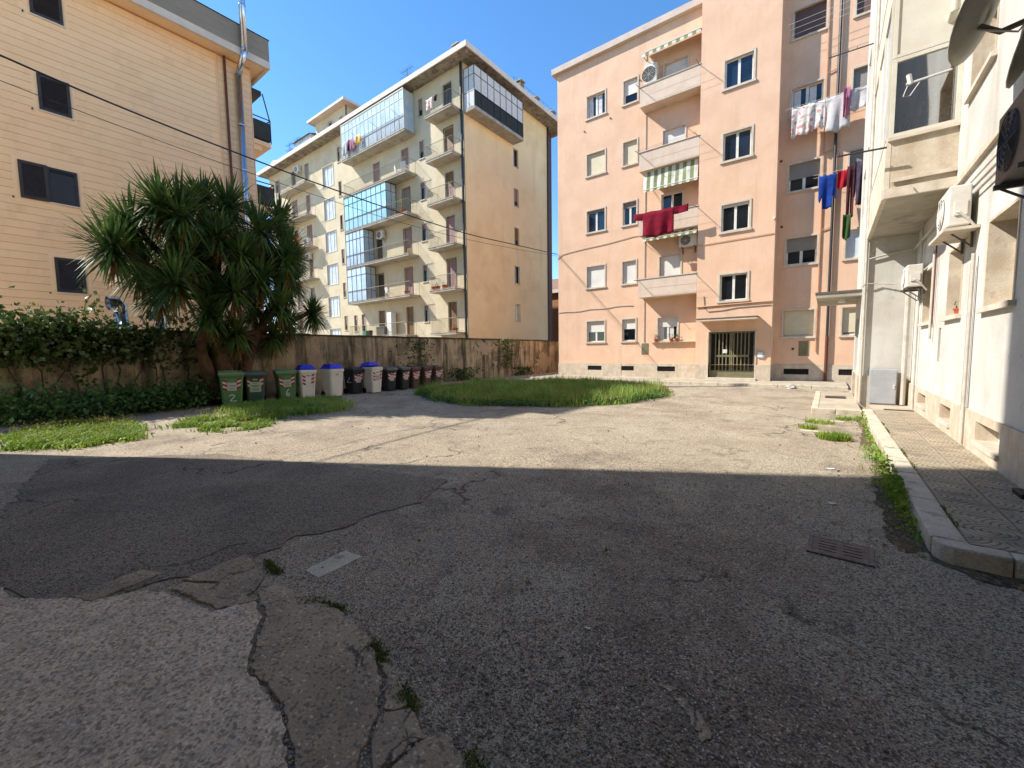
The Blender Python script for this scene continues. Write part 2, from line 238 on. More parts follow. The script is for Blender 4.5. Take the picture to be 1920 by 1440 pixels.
# ------------------------------------------------------------------ mesh helpers
BASE = {}
def link(o, parent=None):
    COL.objects.link(o)
    if parent is not None: o.parent = parent
    return o
def thing(name, label, cat, base, group=None, rz=0):
    o = bpy.data.objects.new(name, None); o.empty_display_size = .2; link(o); o.location = base; o.rotation_euler = (0, 0, rz)
    o['label'] = label; o['category'] = cat
    if group: o['group'] = group
    BASE[o] = Vector(base); return o
def tag(o, label, cat, group=None):
    o['label'] = label; o['category'] = cat
    if group: o['group'] = group
    return o
def structure(o): o['kind'] = 'structure'; return o
def stuff(o, label=None, cat=None):
    o['kind'] = 'stuff'
    if label: o['label'] = label; o['category'] = cat
    return o
class MB:
    def __init__(s): s.v = []; s.f = []; s.m = []
    def add(s, vs, fs, mi=0):
        n = len(s.v); s.v += [tuple(p) for p in vs]; s.f += [tuple(i+n for i in f) for f in fs]; s.m += [mi]*len(fs); return s
    def box(s, x0, x1, y0, y1, z0, z1, mi=0):
        x0, x1 = sorted((x0, x1)); y0, y1 = sorted((y0, y1)); z0, z1 = sorted((z0, z1))
        return s.add([(x0, y0, z0), (x1, y0, z0), (x1, y1, z0), (x0, y1, z0), (x0, y0, z1), (x1, y0, z1), (x1, y1, z1), (x0, y1, z1)],
                     [(0, 3, 2, 1), (4, 5, 6, 7), (0, 1, 5, 4), (1, 2, 6, 5), (2, 3, 7, 6), (3, 0, 4, 7)], mi)
    def tube(s, pts, r, n=8, mi=0, cap=True):
        pts = [Vector(p) for p in pts]; rs = r if isinstance(r, (list, tuple)) else [r]*len(pts); vs = []; fs = []
        up = None
        for i, p in enumerate(pts):
            d = (pts[min(i+1, len(pts)-1)]-pts[max(i-1, 0)]).normalized()
            if up is None: up = Vector((0, 0, 1)) if abs(d.z) < .9 else Vector((1, 0, 0))
            a = (up-d*up.dot(d)).normalized(); b = d.cross(a); up = a
            for k in range(n):
                t = 2*math.pi*k/n; vs.append(p+(a*math.cos(t)+b*math.sin(t))*rs[i])
        for i in range(len(pts)-1):
            for k in range(n):
                k2 = (k+1) % n; fs.append((i*n+k, i*n+k2, (i+1)*n+k2, (i+1)*n+k))
        if cap: fs.append(tuple(range(n-1, -1, -1))); fs.append(tuple((len(pts)-1)*n+k for k in range(n)))
        return s.add(vs, fs, mi)
    def prism(s, poly, z0, z1, mi=0):
        n = len(poly); vs = [(p[0], p[1], z0) for p in poly]+[(p[0], p[1], z1) for p in poly]
        a = sum(poly[i][0]*poly[(i+1) % n][1]-poly[(i+1) % n][0]*poly[i][1] for i in range(n))
        if a < 0:
            vs = [(p[0], p[1], z0) for p in poly[::-1]]+[(p[0], p[1], z1) for p in poly[::-1]]
        return s.add(vs, [tuple(range(n-1, -1, -1)), tuple(range(n, 2*n))]+[(i, (i+1) % n, n+(i+1) % n, n+i) for i in range(n)], mi)
    def loft(s, rings, mi=0, cap=True):
        n = len(rings[0]); vs = [p for r in rings for p in r]; fs = []
        for i in range(len(rings)-1):
            for k in range(n):
                k2 = (k+1) % n; fs.append((i*n+k, i*n+k2, (i+1)*n+k2, (i+1)*n+k))
        if cap: fs.append(tuple(range(n-1, -1, -1))); fs.append(tuple((len(rings)-1)*n+k for k in range(n)))
        return s.add(vs, fs, mi)
    def build(s, name, m, parent=None, smooth=False, local=False, base=None, bevel=0):
        ms = m if isinstance(m, (list, tuple)) else [m]
        V = [Vector(p) for p in s.v]
        if local: b = Vector((0, 0, 0))
        elif parent is not None: b = BASE[parent]
        elif base is not None: b = Vector(base)
        else:
            xs = [p.x for p in V]; ys = [p.y for p in V]; b = Vector(((min(xs)+max(xs))/2, (min(ys)+max(ys))/2, min(p.z for p in V)))
        me = bpy.data.meshes.new(name); me.from_pydata([p-b for p in V], [], s.f)
        for q in ms: me.materials.append(MT[q] if isinstance(q, str) else q)
        if len(ms) > 1: me.polygons.foreach_set('material_index', s.m)
        if smooth: me.polygons.foreach_set('use_smooth', [True]*len(me.polygons))
        me.update(); o = bpy.data.objects.new(name, me); link(o, parent)
        if parent is None and not local: o.location = b
        BASE[o] = b
        if bevel:
            bv = o.modifiers.new('bevel', 'BEVEL'); bv.width = bevel; bv.segments = 2; bv.limit_method = 'ANGLE'
        return o
def np_mesh(name, V, F, m, parent=None, base=(0, 0, 0), mats=None, midx=None):
    """V (n,3), F (k,4) or (k,3) numpy arrays, world coordinates"""
    b = np.array(BASE[parent] if parent is not None else base, float)
    me = bpy.data.meshes.new(name); k = F.shape[1]
    me.vertices.add(len(V)); me.vertices.foreach_set('co', (V-b).astype(np.float32).ravel())
    me.loops.add(F.size); me.loops.foreach_set('vertex_index', F.astype(np.int32).ravel())
    me.polygons.add(len(F)); me.polygons.foreach_set('loop_start', np.arange(0, F.size, k, dtype=np.int32))
    me.update(calc_edges=True); me.validate()
    for q in (mats or [m]): me.materials.append(MT[q])
    if midx is not None: me.polygons.foreach_set('material_index', midx.astype(np.int32))
    o = bpy.data.objects.new(name, me); link(o, parent)
    if parent is None: o.location = b
    BASE[o] = Vector(b); return o
# facade frames: (u along the wall, d out of the wall, z)
class Fr:
    def __init__(s, kind, c): s.kind = kind; s.c = c          # kind: 'S' faces -y, 'N' faces +y, 'E' faces +x, 'W' faces -x
    def P(s, u, d, z):
        k = s.kind
        return {'S': (u, s.c-d, z), 'N': (u, s.c+d, z), 'E': (s.c+d, u, z), 'W': (s.c-d, u, z)}[k]
    def box(s, mb, u0, u1, d0, d1, z0, z1, mi=0):
        a = s.P(u0, d0, z0); b = s.P(u1, d1, z1); return mb.box(a[0], b[0], a[1], b[1], a[2], b[2], mi)
    def wall(s, mb, u0, u1, z0, z1, holes, depth=.2, mi=0, back=True):
        us = sorted({u0, u1, *[h[0] for h in holes], *[h[1] for h in holes]}); zs = sorted({z0, z1, *[h[2] for h in holes], *[h[3] for h in holes]})
        us = [u for u in us if u0 <= u <= u1]; zs = [z for z in zs if z0 <= z <= z1]
        flip = s.kind in ('N', 'W')
        def q(pts): mb.add(pts, [(3, 2, 1, 0) if flip else (0, 1, 2, 3)], mi)
        for i in range(len(us)-1):
            for j in range(len(zs)-1):
                a, b, c, d = us[i], us[i+1], zs[j], zs[j+1]; mu = (a+b)/2; mz = (c+d)/2
                hole = any(h[0] < mu < h[1] and h[2] < mz < h[3] for h in holes)
                if not hole: q([s.P(a, 0, c), s.P(b, 0, c), s.P(b, 0, d), s.P(a, 0, d)])
        for h in holes:
            a, b, c, d = h[:4]; D = -(h[4] if len(h) > 4 else depth)
            q([s.P(a, 0, c), s.P(a, 0, d), s.P(a, D, d), s.P(a, D, c)]); q([s.P(b, 0, d), s.P(b, 0, c), s.P(b, D, c), s.P(b, D, d)])
            q([s.P(a, 0, d), s.P(b, 0, d), s.P(b, D, d), s.P(a, D, d)]); q([s.P(b, 0, c), s.P(a, 0, c), s.P(a, D, c), s.P(b, D, c)])
            if back: q([s.P(a, D, c), s.P(b, D, c), s.P(b, D, d), s.P(a, D, d)])
        return mb
def window(par, F, u0, u1, z0, z1, rev=.16, blind=0., bm='blindcream', sash='alu', gl='glass', leaves=2, trim=.07, tm='whitestone', sill=True, curtain=False, name='window', proud=.03):
    """a window in a hole of the wall: stone surround, sash with mullions, pane, roller blind let down by a share of the height"""
    w = MB()
    if trim:
        e = .004
        F.box(w, u0-trim, u0-.001, -e, proud, z0-trim, z1+trim); F.box(w, u1+.001, u1+trim, -e, proud, z0-trim, z1+trim)
        F.box(w, u0-.001, u1+.001, -e, proud-.002, z1+.001, z1+trim)
        if not sill: F.box(w, u0-.001, u1+.001, -e, proud-.002, z0-trim, z0-.001)
    else:
        F.box(w, u0+.002, u1-.002, -rev+.06, -rev+.075, z0+.002, z0+.03)
    o = w.build(name, tm, par)
    if sill:
        F.box(b := MB(), u0-trim-.03, u1+trim+.03, -.005, proud+.035, z0-trim-.012, z0-.002); b.build('sill', tm, o)
    d1 = -rev+.05; d0 = -rev+.004; t = .055; s = MB()
    F.box(s, u0+.002, u0+t, d0, d1, z0+.002, z1-.002); F.box(s, u1-t, u1-.002, d0, d1, z0+.002, z1-.002)
    F.box(s, u0+t, u1-t, d0, d1-.002, z0+.002, z0+t); F.box(s, u0+t, u1-t, d0, d1-.002, z1-t, z1-.002)
    for k in range(1, leaves):
        c = u0+(u1-u0)*k/leaves; F.box(s, c-.05, c+.05, d0, d1+.004, z0+t+.001, z1-t-.001)
    s.build('sash', sash, o)
    for k in range(leaves):
        a = u0+t+(u1-u0-2*t)*k/leaves+(.05 if k else 0); c = u0+t+(u1-u0-2*t)*(k+1)/leaves-(.05 if k < leaves-1 else 0)
        F.box(p := MB(), a+.001, c-.001, d0+.008, d0+.02, z0+t+.001, z1-t-.001); p.build('pane', gl, o)
        if curtain:
            F.box(p := MB(), a+.02, a+(c-a)*.6, d0+.021, d0+.024, z0+t+.02, z1-t-.02); p.build('curtain', 'curtain', o)
    if blind > 0:
        F.box(p := MB(), u0+.02, u1-.02, d1+.005, d1+.02, z1-(z1-z0)*blind, z1-.003); p.build('roller_blind', bm, o)
    return o
def railing(F, u0, u1, d0, d1, z, h=1., step=.12, mat_='railcream', par=None, sides=(1, 1), bar=.009, name='railing'):
    m = MB()
    def run(a, b):
        n = max(1, int(round(math.dist(a, b)/step)))
        m.tube([(a[0], a[1], z+h), (b[0], b[1], z+h)], .02, 4); m.tube([(a[0], a[1], z+.08), (b[0], b[1], z+.08)], .012, 4)
        for i in range(n+1):
            x = a[0]+(b[0]-a[0])*i/n; y = a[1]+(b[1]-a[1])*i/n; m.tube([(x, y, z), (x, y, z+h)], bar, 4, cap=False)
    A = F.P(u0, d1, 0); B = F.P(u1, d1, 0); run(A, B)
    if sides[0]: run(F.P(u0, d0, 0), A)
    if sides[1]: run(F.P(u1, d0, 0), B)
    return m.build(name, mat_, par)
# ------------------------------------------------------------------ ground
def ragged(poly, seg=.12, amp=.03, rng=random.Random(3)):
    out = []
    for i, a in enumerate(poly):
        b = poly[(i+1) % len(poly)]; d = math.dist(a, b); n = max(1, int(d/seg))
        for k in range(n):
            t = k/n; j = amp if k else amp*.4
            out.append((a[0]+(b[0]-a[0])*t+rng.uniform(-j, j), a[1]+(b[1]-a[1])*t+rng.uniform(-j, j)))
    return out
def sheet(name, poly, z, m):
    mb = MB(); mb.add([(p[0], p[1], z) for p in poly], [tuple(range(len(poly)))]); 
    a = sum(poly[i][0]*poly[(i+1) % len(poly)][1]-poly[(i+1) % len(poly)][0]*poly[i][1] for i in range(len(poly)))
    if a < 0: mb.f = [f[::-1] for f in mb.f]
    return mb.build(name, m)
structure(sheet('ground', [(-700, -700), (700, -700), (700, 700), (-700, 700)], 0, 'asphalt'))
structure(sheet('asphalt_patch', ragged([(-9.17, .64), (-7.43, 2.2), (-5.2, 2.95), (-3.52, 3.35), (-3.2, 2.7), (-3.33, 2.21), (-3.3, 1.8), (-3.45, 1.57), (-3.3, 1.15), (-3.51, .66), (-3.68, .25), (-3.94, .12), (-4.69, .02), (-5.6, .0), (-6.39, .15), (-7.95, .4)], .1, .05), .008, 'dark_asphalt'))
# the broken concrete apron in the near left corner: separate slabs with open cracks between
APRON = thing('concrete_apron', 'broken grey aggregate concrete apron with cracked slabs in near left corner', 'concrete slab', (-2.6, .3, 0))
rg = random.Random(5)
s_left = [(-6.2, -.9), (-5.6, -.1), (-4.6, .0), (-4.02, .06), (-3.87, .16), (-3.69, .3), (-3.56, .36), (-3.42, .60), (-3.30, .66), (-2.82, .77), (-2.72, .96), (-2.53, .925), (-2.37, .815), (-2.16, .705), (-1.90, .705), (-1.74, .685), (-1.52, .605), (-1.44, .585), (-1.2, .3), (-1.5, -1.2), (-6.2, -1.2)]
s_top = [(-3.32, .70), (-3.34, .77), (-3.15, .88), (-3.28, 1.15), (-3.01, 1.13), (-2.84, 1.0), (-2.84, .955), (-2.71, .98), (-2.82, .80)]
s_right = [(-2.97, 1.12), (-2.67, 1.15), (-2.2, 1.22), (-1.89, 1.19), (-1.74, 1.13), (-1.56, 1.04), (-1.44, .94), (-1.36, .83), (-1.27, .68), (-1.42, .597), (-1.5, .625), (-1.73, .705), (-1.89, .725), (-2.15, .725), (-2.355, .835), (-2.51, .945), (-2.70, .985), (-2.83, 1.02)]
s_r3 = [(-1.71, 1.13), (-1.62, 1.13), (-1.51, 1.1), (-1.37, 1.04), (-1.40, .985), (-1.44, .965), (-1.54, 1.055)]
s_r4 = [(-1.42, .95), (-1.35, 1.03), (-1.25, 1.0), (-1.19, .98), (-1.22, .93), (-1.215, .83), (-1.22, .75), (-1.34, .84)]
s_r5 = [(-1.18, .99), (-1.16, 1.04), (-1.05, 1.02), (-.95, 1.02), (-.8, .9), (-1.05, .6), (-1.19, .74), (-1.2, .93)]
for p, m, h in ((s_left, 'apron', .014), (s_top, 'patch_concrete', .015), (s_right, 'patch_concrete', .016), (s_r3, 'patch_concrete', .012), (s_r4, 'patch_concrete', .014), (s_r5, 'patch_concrete', .011)):
    MB().prism(ragged(p, .03, .011, rg), -.05, h).build('slab', m, APRON, bevel=.005)
for k, (p, lab) in enumerate((([(-2.85, 1.33), (-2.88, 1.66), (-2.69, 1.67), (-2.67, 1.33)], 'pale stone strip lying alone in the asphalt beyond the apron'),
          ([(-3.37, .77), (-3.43, 1.16), (-3.28, 1.17), (-3.16, .90)], 'worn concrete strip at the tip of the apron'), ([(-3.69, .3), (-3.78, .64), (-3.6, .72), (-3.53, .36)], 'dusty concrete strip on the left edge of the apron'))):
    tag(MB().prism(ragged(p, .03, .008, rg), -.04, .007 if k == 0 else .019).build('stone_strip', 'kerbstone' if k == 0 else 'patch_concrete', bevel=.004), lab, 'stone strip')
# loose gravel, nobody could count it
def gravel():
    n = 16000; phi = (1+5**.5)/2
    base = np.array([(1, 0, 0), (-1, 0, 0), (0, 1, 0), (0, -1, 0), (0, 0, 1), (0, 0, -1)], float)
    F0 = np.array([(0, 2, 4), (2, 1, 4), (1, 3, 4), (3, 0, 4), (2, 0, 5), (1, 2, 5), (3, 1, 5), (0, 3, 5)])
    r = RNG
    # denser near the broken edge of the apron and thinning out over the yard
    k = n//3
    CR = np.array([(-1.42, .59), (-1.73, .695), (-1.89, .715), (-2.15, .715), (-2.36, .825), (-2.51, .935), (-2.70, .98), (-1.54, 1.05), (-1.42, .96), (-1.21, .9), (-1.18, 1.0), (-1.0, 1.03), (-1.63, 1.15), (-2.0, 1.22), (-1.42, .96), (-1.36, .83)])
    ci = r.integers(0, len(CR)-1, 1500); cu = r.uniform(0, 1, 1500)[:, None]; cl = CR[ci]*(1-cu)+CR[ci+1]*cu+r.normal(0, .016, (1500, 2)); cl = cl[np.linalg.norm(CR[ci]-CR[ci+1], axis=1) < .4]
    ex = np.stack([r.normal(-.75, .45, k), r.normal(1.25, .4, k)], 1)
    wd = np.stack([r.uniform(-3.6, 2.2, n-k), r.uniform(1.2, 5.5, n-k)], 1); P = np.concatenate([ex, wd]); P = P[P[:, 1] > .9]; P = np.concatenate([P, cl])
    sz = r.lognormal(-5.35, .38, len(P)); sz = np.clip(sz, .0025, .012)
    B = base[None]*sz[:, None, None]*r.uniform(.6, 1.3, (len(P), 6, 1))*np.array([1, 1, .6])
    a = r.uniform(0, 6.28, len(P)); c, s = np.cos(a)[:, None], np.sin(a)[:, None]
    V = np.stack([B[..., 0]*c-B[..., 1]*s, B[..., 0]*s+B[..., 1]*c, B[..., 2]], -1)
    V[..., 0] += P[:, None, 0]; V[..., 1] += P[:, None, 1]; V[..., 2] += (sz*.35)[:, None]+.003
    F = (F0[None]+np.arange(len(P))[:, None, None]*6).reshape(-1, 3)
    o = np_mesh('loose_gravel', V.reshape(-1, 3), F, 'pebble'); stuff(o, 'small loose stones scattered over the worn asphalt', 'gravel')
gravel()
# ------------------------------------------------------------------ pavement on the right: kerb stones, fan-pattern pavers
PAVE = MB().box(.82, 1.62, 4.12, 13.6, -.1, .112).build('pavement', 'sidewalk'); structure(PAVE)
y = 4.14; i = 0
rk = random.Random(21)
for L_ in (1.0, .98, 1.02, .95, 1.0, .9, 1.05, .98):
    mb = MB(); o_ = rk.uniform(-.012, .012)
    mb.box(.645+o_, .818, y+.006, y+L_-.006, -.12, .13+rk.uniform(-.006, .006)); mb.build('kerb_stone', 'kerbstone', PAVE, bevel=.012); y += L_
pts = [(.66, 4.12), (.69, 4.04), (.78, 3.99), (.9, 3.98)]
MB().prism([(.645, 4.138), (.648, 4.08), (.675, 4.02), (.73, 3.985), (.83, 3.975), (1.0, 3.98), (1.0, 4.112), (.83, 4.112), (.822, 4.138)], -.12, .131).build('kerb_stone', 'kerbstone', PAVE, bevel=.012)
for x0 in (1.008, 1.75): MB().box(x0, x0+.73, 3.982, 4.112, -.12, .129).build('kerb_stone', 'kerbstone', PAVE, bevel=.012)
MB().box(1.62, 3.6, 4.115, 4.9, -.1, .118).build('pavement_return', 'sidewalk', PAVE)
def fan_material():
    m = mat('fan_pattern_paver', (172, 158, 132), (150, 136, 114), 2.2, rough=.9, fine=.2, fsc=80, blot=[((112, 102, 88), 3, .55, .66, .6)])
    t = m.node_tree; N = t.nodes; L = t.links; b = N['Principled BSDF']
    tc = N.new('ShaderNodeTexCoord'); hs = []
    def mth(op, a, v=None):
        n = N.new('ShaderNodeMath'); n.operation = op
        for i, q in enumerate((a, v)):
            if q is None: continue
            if isinstance(q, (int, float)): n.inputs[i].default_value = q
            else: L.new(q, n.inputs[i])
        return n.outputs[0]
    def dist(x, yy):
        s = N.new('ShaderNodeVectorMath'); s.operation = 'DISTANCE'; f = N.new('ShaderNodeVectorMath'); f.operation = 'MULTIPLY'; f.inputs[1].default_value = (1, 1, 0)
        L.new(tc.outputs['Object'], f.inputs[0]); L.new(f.outputs[0], s.inputs[0]); s.inputs[1].default_value = (x, yy, 0); return s.outputs['Value']
    def rings(d): return mth('LESS_THAN', mth('FRACT', mth('MULTIPLY', d, 1/.043)), .3)
    d1 = dist(0, -.172); d2 = dist(-.172, .0); d3 = dist(.172, .0)
    in1 = mth('LESS_THAN', d1, .172); in2 = mth('LESS_THAN', d2, .172)
    a = mth('MULTIPLY', rings(d1), in1)
    r2 = mth('MULTIPLY', rings(d2), in2); r3 = mth('MULTIPLY', rings(d3), mth('SUBTRACT', 1, in2))
    g = mth('ADD', a, mth('MULTIPLY', mth('ADD', r2, r3), mth('SUBTRACT', 1, in1)))
    mx = N.new('ShaderNodeMix'); mx.data_type = 'RGBA'; L.new(mth('MULTIPLY', g, .66), mx.inputs[0])
    L.new(b.inputs['Base Color'].links[0].from_socket, mx.inputs[6]); mx.inputs[7].default_value = lin((74, 66, 58)); L.new(mx.outputs[2], b.inputs['Base Color'])
    bp = N.new('ShaderNodeBump'); bp.inputs['Strength'].default_value = .7; bp.inputs['Distance'].default_value = .006; bp.invert = True
    L.new(g, bp.inputs['Height']); L.new(bp.outputs[0], b.inputs['Normal']); return m
MT['fan'] = fan_material()
tile = MB().box(-.171, .171, -.171, .171, -.03, .006); tile_me = None
for i in range(22):
    for j in range(2):
        c = (1.004+j*.352, 4.32+i*.352, .112+.004+rk.uniform(-.0015, .0015))
        if tile_me is None:
            o = tile.build('paver', 'fan', None, local=True); o.parent = PAVE; tile_me = o.data
        else:
            o = bpy.data.objects.new('paver', tile_me); link(o, PAVE)
        o.location = Vector(c)-BASE[PAVE]; o.rotation_euler = (rk.uniform(-.004, .004), rk.uniform(-.004, .004), rk.choice((0, 0, math.pi)))
# the door step platform beyond it and the grate
PLAT = MB().box(-.13, .615, 11.73, 16.2, -.1, .122).build('entrance_step', 'sidewalk'); structure(PLAT)
for a, b in ((-.26, .18), (.186, .63)): MB().box(a, b, 11.6, 11.725, -.1, .13+.004*a).build('kerb_stone', 'kerbstone', PLAT, bevel=.012)
for k in range(5): MB().box(-.262+.004*(k % 2), -.134, 11.73+k*.9, 11.73+k*.9+.888, -.1, .131).build('kerb_stone', 'kerbstone', PLAT, bevel=.012)
tag(MB().box(-.02, .42, 14.1, 14.65, .123, .14).build('door_mat', 'grey_and_shade'), 'dark grey mat lying on the entrance step', 'mat')
g = thing('drain_grate', 'long narrow slotted drain grate across the pavement by the grey cabinet', 'drain grate', (1.28, 11.95, .116))
MB().box(1.02, 1.5, 12.08, 12.24, .117, .123).build('pit', 'hole', g)
for k in range(13): MB().box(1.02+k*.037, 1.035+k*.037, 12.08, 12.24, .1235, .131).build('bar', 'rust', g)
# manhole grate in the yard
g = thing('manhole_grate', 'rusty iron drain cover with two rows of slots in asphalt', 'drain cover', (.12, 3.81, 0), rz=R(-1.5))
mb = MB(); mb.box(-.19, .19, -.165, .165, -.03, .006); mb.build('pit', 'hole', g, local=True)
mb = MB()
for q in ((-.19, -.165, -.165, .165), (.165, .19, -.165, .165), (-.165, .165, -.165, -.14), (-.165, .165, .14, .165)): mb.box(q[0], q[1], q[2], q[3], 0, .014)
mb.build('frame', 'rust', g, local=True)
mb = MB(); ys = [-.138]+[v for k in range(4) for v in (-.09+k*.055-.007, -.09+k*.055+.009)]+[.138]
for k in range(0, 10, 2): mb.box(-.163, .163, ys[k], ys[k+1], .006, .0125)
for k in range(1, 9, 2):
    for q in ((-.163, -.125), (-.02, .02), (.125, .163)): mb.box(q[0], q[1], ys[k]+.0005, ys[k+1]-.0005, .0062, .0122)
mb.build('cover_plate', 'rust', g, local=True)
# sidewalk along the orange building
SW = MB().box(-12.9, .6, 18.72, 21.4, -.1, .105).build('orange_side_walk', 'sidewalk'); structure(SW); SW.name = 'sidewalk'
for k in range(13): MB().box(-12.9+k*1.04, -12.9+k*1.04+1.028, 18.56, 18.715, -.1, .115+rk.uniform(-.01, .01)).build('kerb_stone', 'kerbstone', SW, bevel=.015)
# litter and stones
for x, yy, s, lab in ((.08, 4.93, .05, 'crumpled white paper scrap lying in shade left of the kerb weeds'), (.08, 6.35, .045, 'small pale scrap near the shadow edge'), (-.98, 1.93, .02, 'white cigarette butt on the dark asphalt')):
    m = MB(); n = 7
    m.add([(x+s*math.cos(k*6.28/n)*random.uniform(.7, 1.4), yy+s*.6*math.sin(k*6.28/n), .006+random.uniform(0, .012)) for k in range(n)]+[(x, yy, .012)], [(k, (k+1) % n, n) for k in range(n)])
    tag(m.build('paper_scrap', 'litter'), lab, 'litter')
tag(MB().box(1.42, 1.535, 5.62, 5.86, .119, .165).build('black_box', 'black', bevel=.006), 'flat black plastic box lying against the white wall plinth', 'box')
def rock(x, yy, s, z, lab):
    m = MB(); rr = random.Random(int(x*100)); rings = []
    for h, k in ((0, 1), (.35, 1.05), (.7, .7), (1, .2)): rings.append([(x+s*k*math.cos(t*6.28/7)*rr.uniform(.8, 1.2), yy+s*k*math.sin(t*6.28/7)*rr.uniform(.8, 1.2), z+h*s*1.1) for t in range(7)])
    tag(m.loft(rings).build('loose_stone', 'concrete'), lab, 'stone')
rock(-1.05, 18.3, .17, 0, 'grey lump of stone lying by the kerb in front of orange building')

structure(sheet('gutter_soil', ragged([(.645, 4.16), (.645, 11.5), (.5, 11.5), (.54, 9.8), (.46, 8.4), (.54, 7.4), (.48, 6.3), (.42, 5.5), (.44, 4.8), (.42, 4.3), (.5, 4.02)], .08, .035, random.Random(14)), .005, 'soil'))
structure(sheet('gutter_stain', ragged([(.62, 4.0), (.62, 4.18), (.9, 3.975), (1.8, 3.975), (1.8, 3.8), (1.1, 3.78), (.8, 3.82)], .07, .025, random.Random(15)), .007, 'soil'))
structure(sheet('cement_spill', ragged([(-.5, 1.76), (-.4, 1.77), (-.36, 1.71), (-.31, 1.66), (-.33, 1.6), (-.39, 1.66), (-.43, 1.72)], .02, .012, random.Random(4)), .0045, 'patch_concrete'))
structure(sheet('cement_spill', ragged([(-.55, 1.8), (-.47, 1.8), (-.5, 1.77), (-.56, 1.77)], .02, .01, random.Random(6)), .0045, 'patch_concrete'))
# ------------------------------------------------------------------ orange apartment building
OB = thing('apartment_building', 'orange rendered apartment block with balconies and a glazed entrance door', 'building', (-6, 23, 0))
FL = Fr('S', 21.3); FT = Fr('S', 20.6)
ZF = [0, 3.0, 6.0, 9.0, 12.0]
wins = []       # (u0,u1,z0,z1,kwargs) left facade
big = [dict(blind=.52, bm='blindwhite', leaves=2), dict(blind=1., bm='blindwhite', leaves=2), dict(leaves=2, blind=.12, bm='blindgrey', gl='glassblue'), dict(blind=1., bm='blindcream', leaves=2), dict(leaves=2, curtain=True)]
sml = [dict(blind=.45, bm='blindwhite', leaves=1), dict(blind=1., bm='blindwhite', leaves=1), dict(blind=.25, bm='blindgrey', leaves=2), dict(blind=1., bm='blindcream', leaves=1), dict(blind=.6, bm='blindwhite', leaves=1)]
for k in range(5):
    wins.append((-10.85, -9.8, 1.98+ZF[k], 3.12+ZF[k], big[k])); wins.append((-8.78, -8.06, 1.98+ZF[k], 3.12+ZF[k], sml[k]))
doors = [(-6.9, -5.95, 1.96, 3.08, dict(blind=.4, bm='blindwhite', leaves=2, curtain=True)), (-6.85, -5.85, 4.15, 6.1, dict(blind=.9, bm='blindwhite', leaves=2)), (-6.8, -5.8, 7.15, 9.08, dict(leaves=2)),
         (-6.76, -5.75, 10.2, 12.07, dict(blind=.5, bm='blindwhite', leaves=2)), (-6.74, -5.68, 13.2, 15.1, dict(blind=.95, bm='blindwhite', leaves=2))]
s2 = []
s2b = [dict(blind=.94, bm='blindcream'), dict(blind=.5, bm='blindgrey'), dict(blind=.55, bm='blindgrey'), dict(curtain=True), dict(blind=.9, bm='blindbrown')]
s2r = [dict(blind=.9, bm='blindcream'), dict(blind=0, gl='glasspale'), dict(blind=.6, bm='blindgrey'), dict(blind=.8, bm='blindgrey'), dict(blind=.9, bm='blindbrown')]
for k in range(5):
    s2.append((-1.56, -.52, 1.97+ZF[k], 3.06+ZF[k], s2b[k])); s2.append((.4, 1.3, 1.97+ZF[k], 3.06+ZF[k], s2r[k]))
TOP = 16.96
m = MB()
FL.wall(m, -12.7, -4.92, .78, TOP, [w[:4] for w in wins+doors], .18)
FL.wall(m, -1.92, 6, .78, TOP, [w[:4] for w in s2], .18)
tw = [(-3.95, -2.88, 3.62+3*k, 4.76+3*k, dict(leaves=2, gl=('glass', 'glass', 'glassblue', 'glassblue')[k], blind=(0, .1, 0, 0)[k], bm='blindwhite')) for k in range(4)]
FT.wall(m, -4.92, -1.92, .78, 19.5, [w[:4] for w in tw]+[(-4.36, -2.52, .78, 2.26, .29)], .2)
# tower flanks, building flank and top
m.add([(-4.92, 20.6, .78), (-4.92, 21.3, .78), (-4.92, 21.3, 19.5), (-4.92, 20.6, 19.5)], [(0, 3, 2, 1)]); m.add([(-1.92, 20.6, .78), (-1.92, 21.3, .78), (-1.92, 21.3, 19.5), (-1.92, 20.6, 19.5)], [(0, 1, 2, 3)])
m.add([(-12.7, 21.3, .78), (-12.7, 33, .78), (-12.7, 33, TOP), (-12.7, 21.3, TOP)], [(0, 3, 2, 1)])
m.add([(6, 21.3, 0), (6, 33, 0), (6, 33, TOP), (6, 21.3, TOP)], [(0, 1, 2, 3)]); m.add([(-12.7, 33, 0), (6, 33, 0), (6, 33, TOP), (-12.7, 33, TOP)], [(3, 2, 1, 0)])
m.add([(-4.92, 20.6, 19.5), (-1.92, 20.6, 19.5), (-1.92, 26, 19.5), (-4.92, 26, 19.5)], [(0, 1, 2, 3)]); m.add([(-4.92, 21.3, TOP), (-4.92, 26, TOP), (-4.92, 26, 19.5), (-4.92, 21.3, 19.5)], [(0, 3, 2, 1)]); m.add([(-1.92, 21.3, TOP), (-1.92, 26, TOP), (-1.92, 26, 19.5), (-1.92, 21.3, 19.5)], [(0, 1, 2, 3)])
m.build('wall', 'orange', OB)
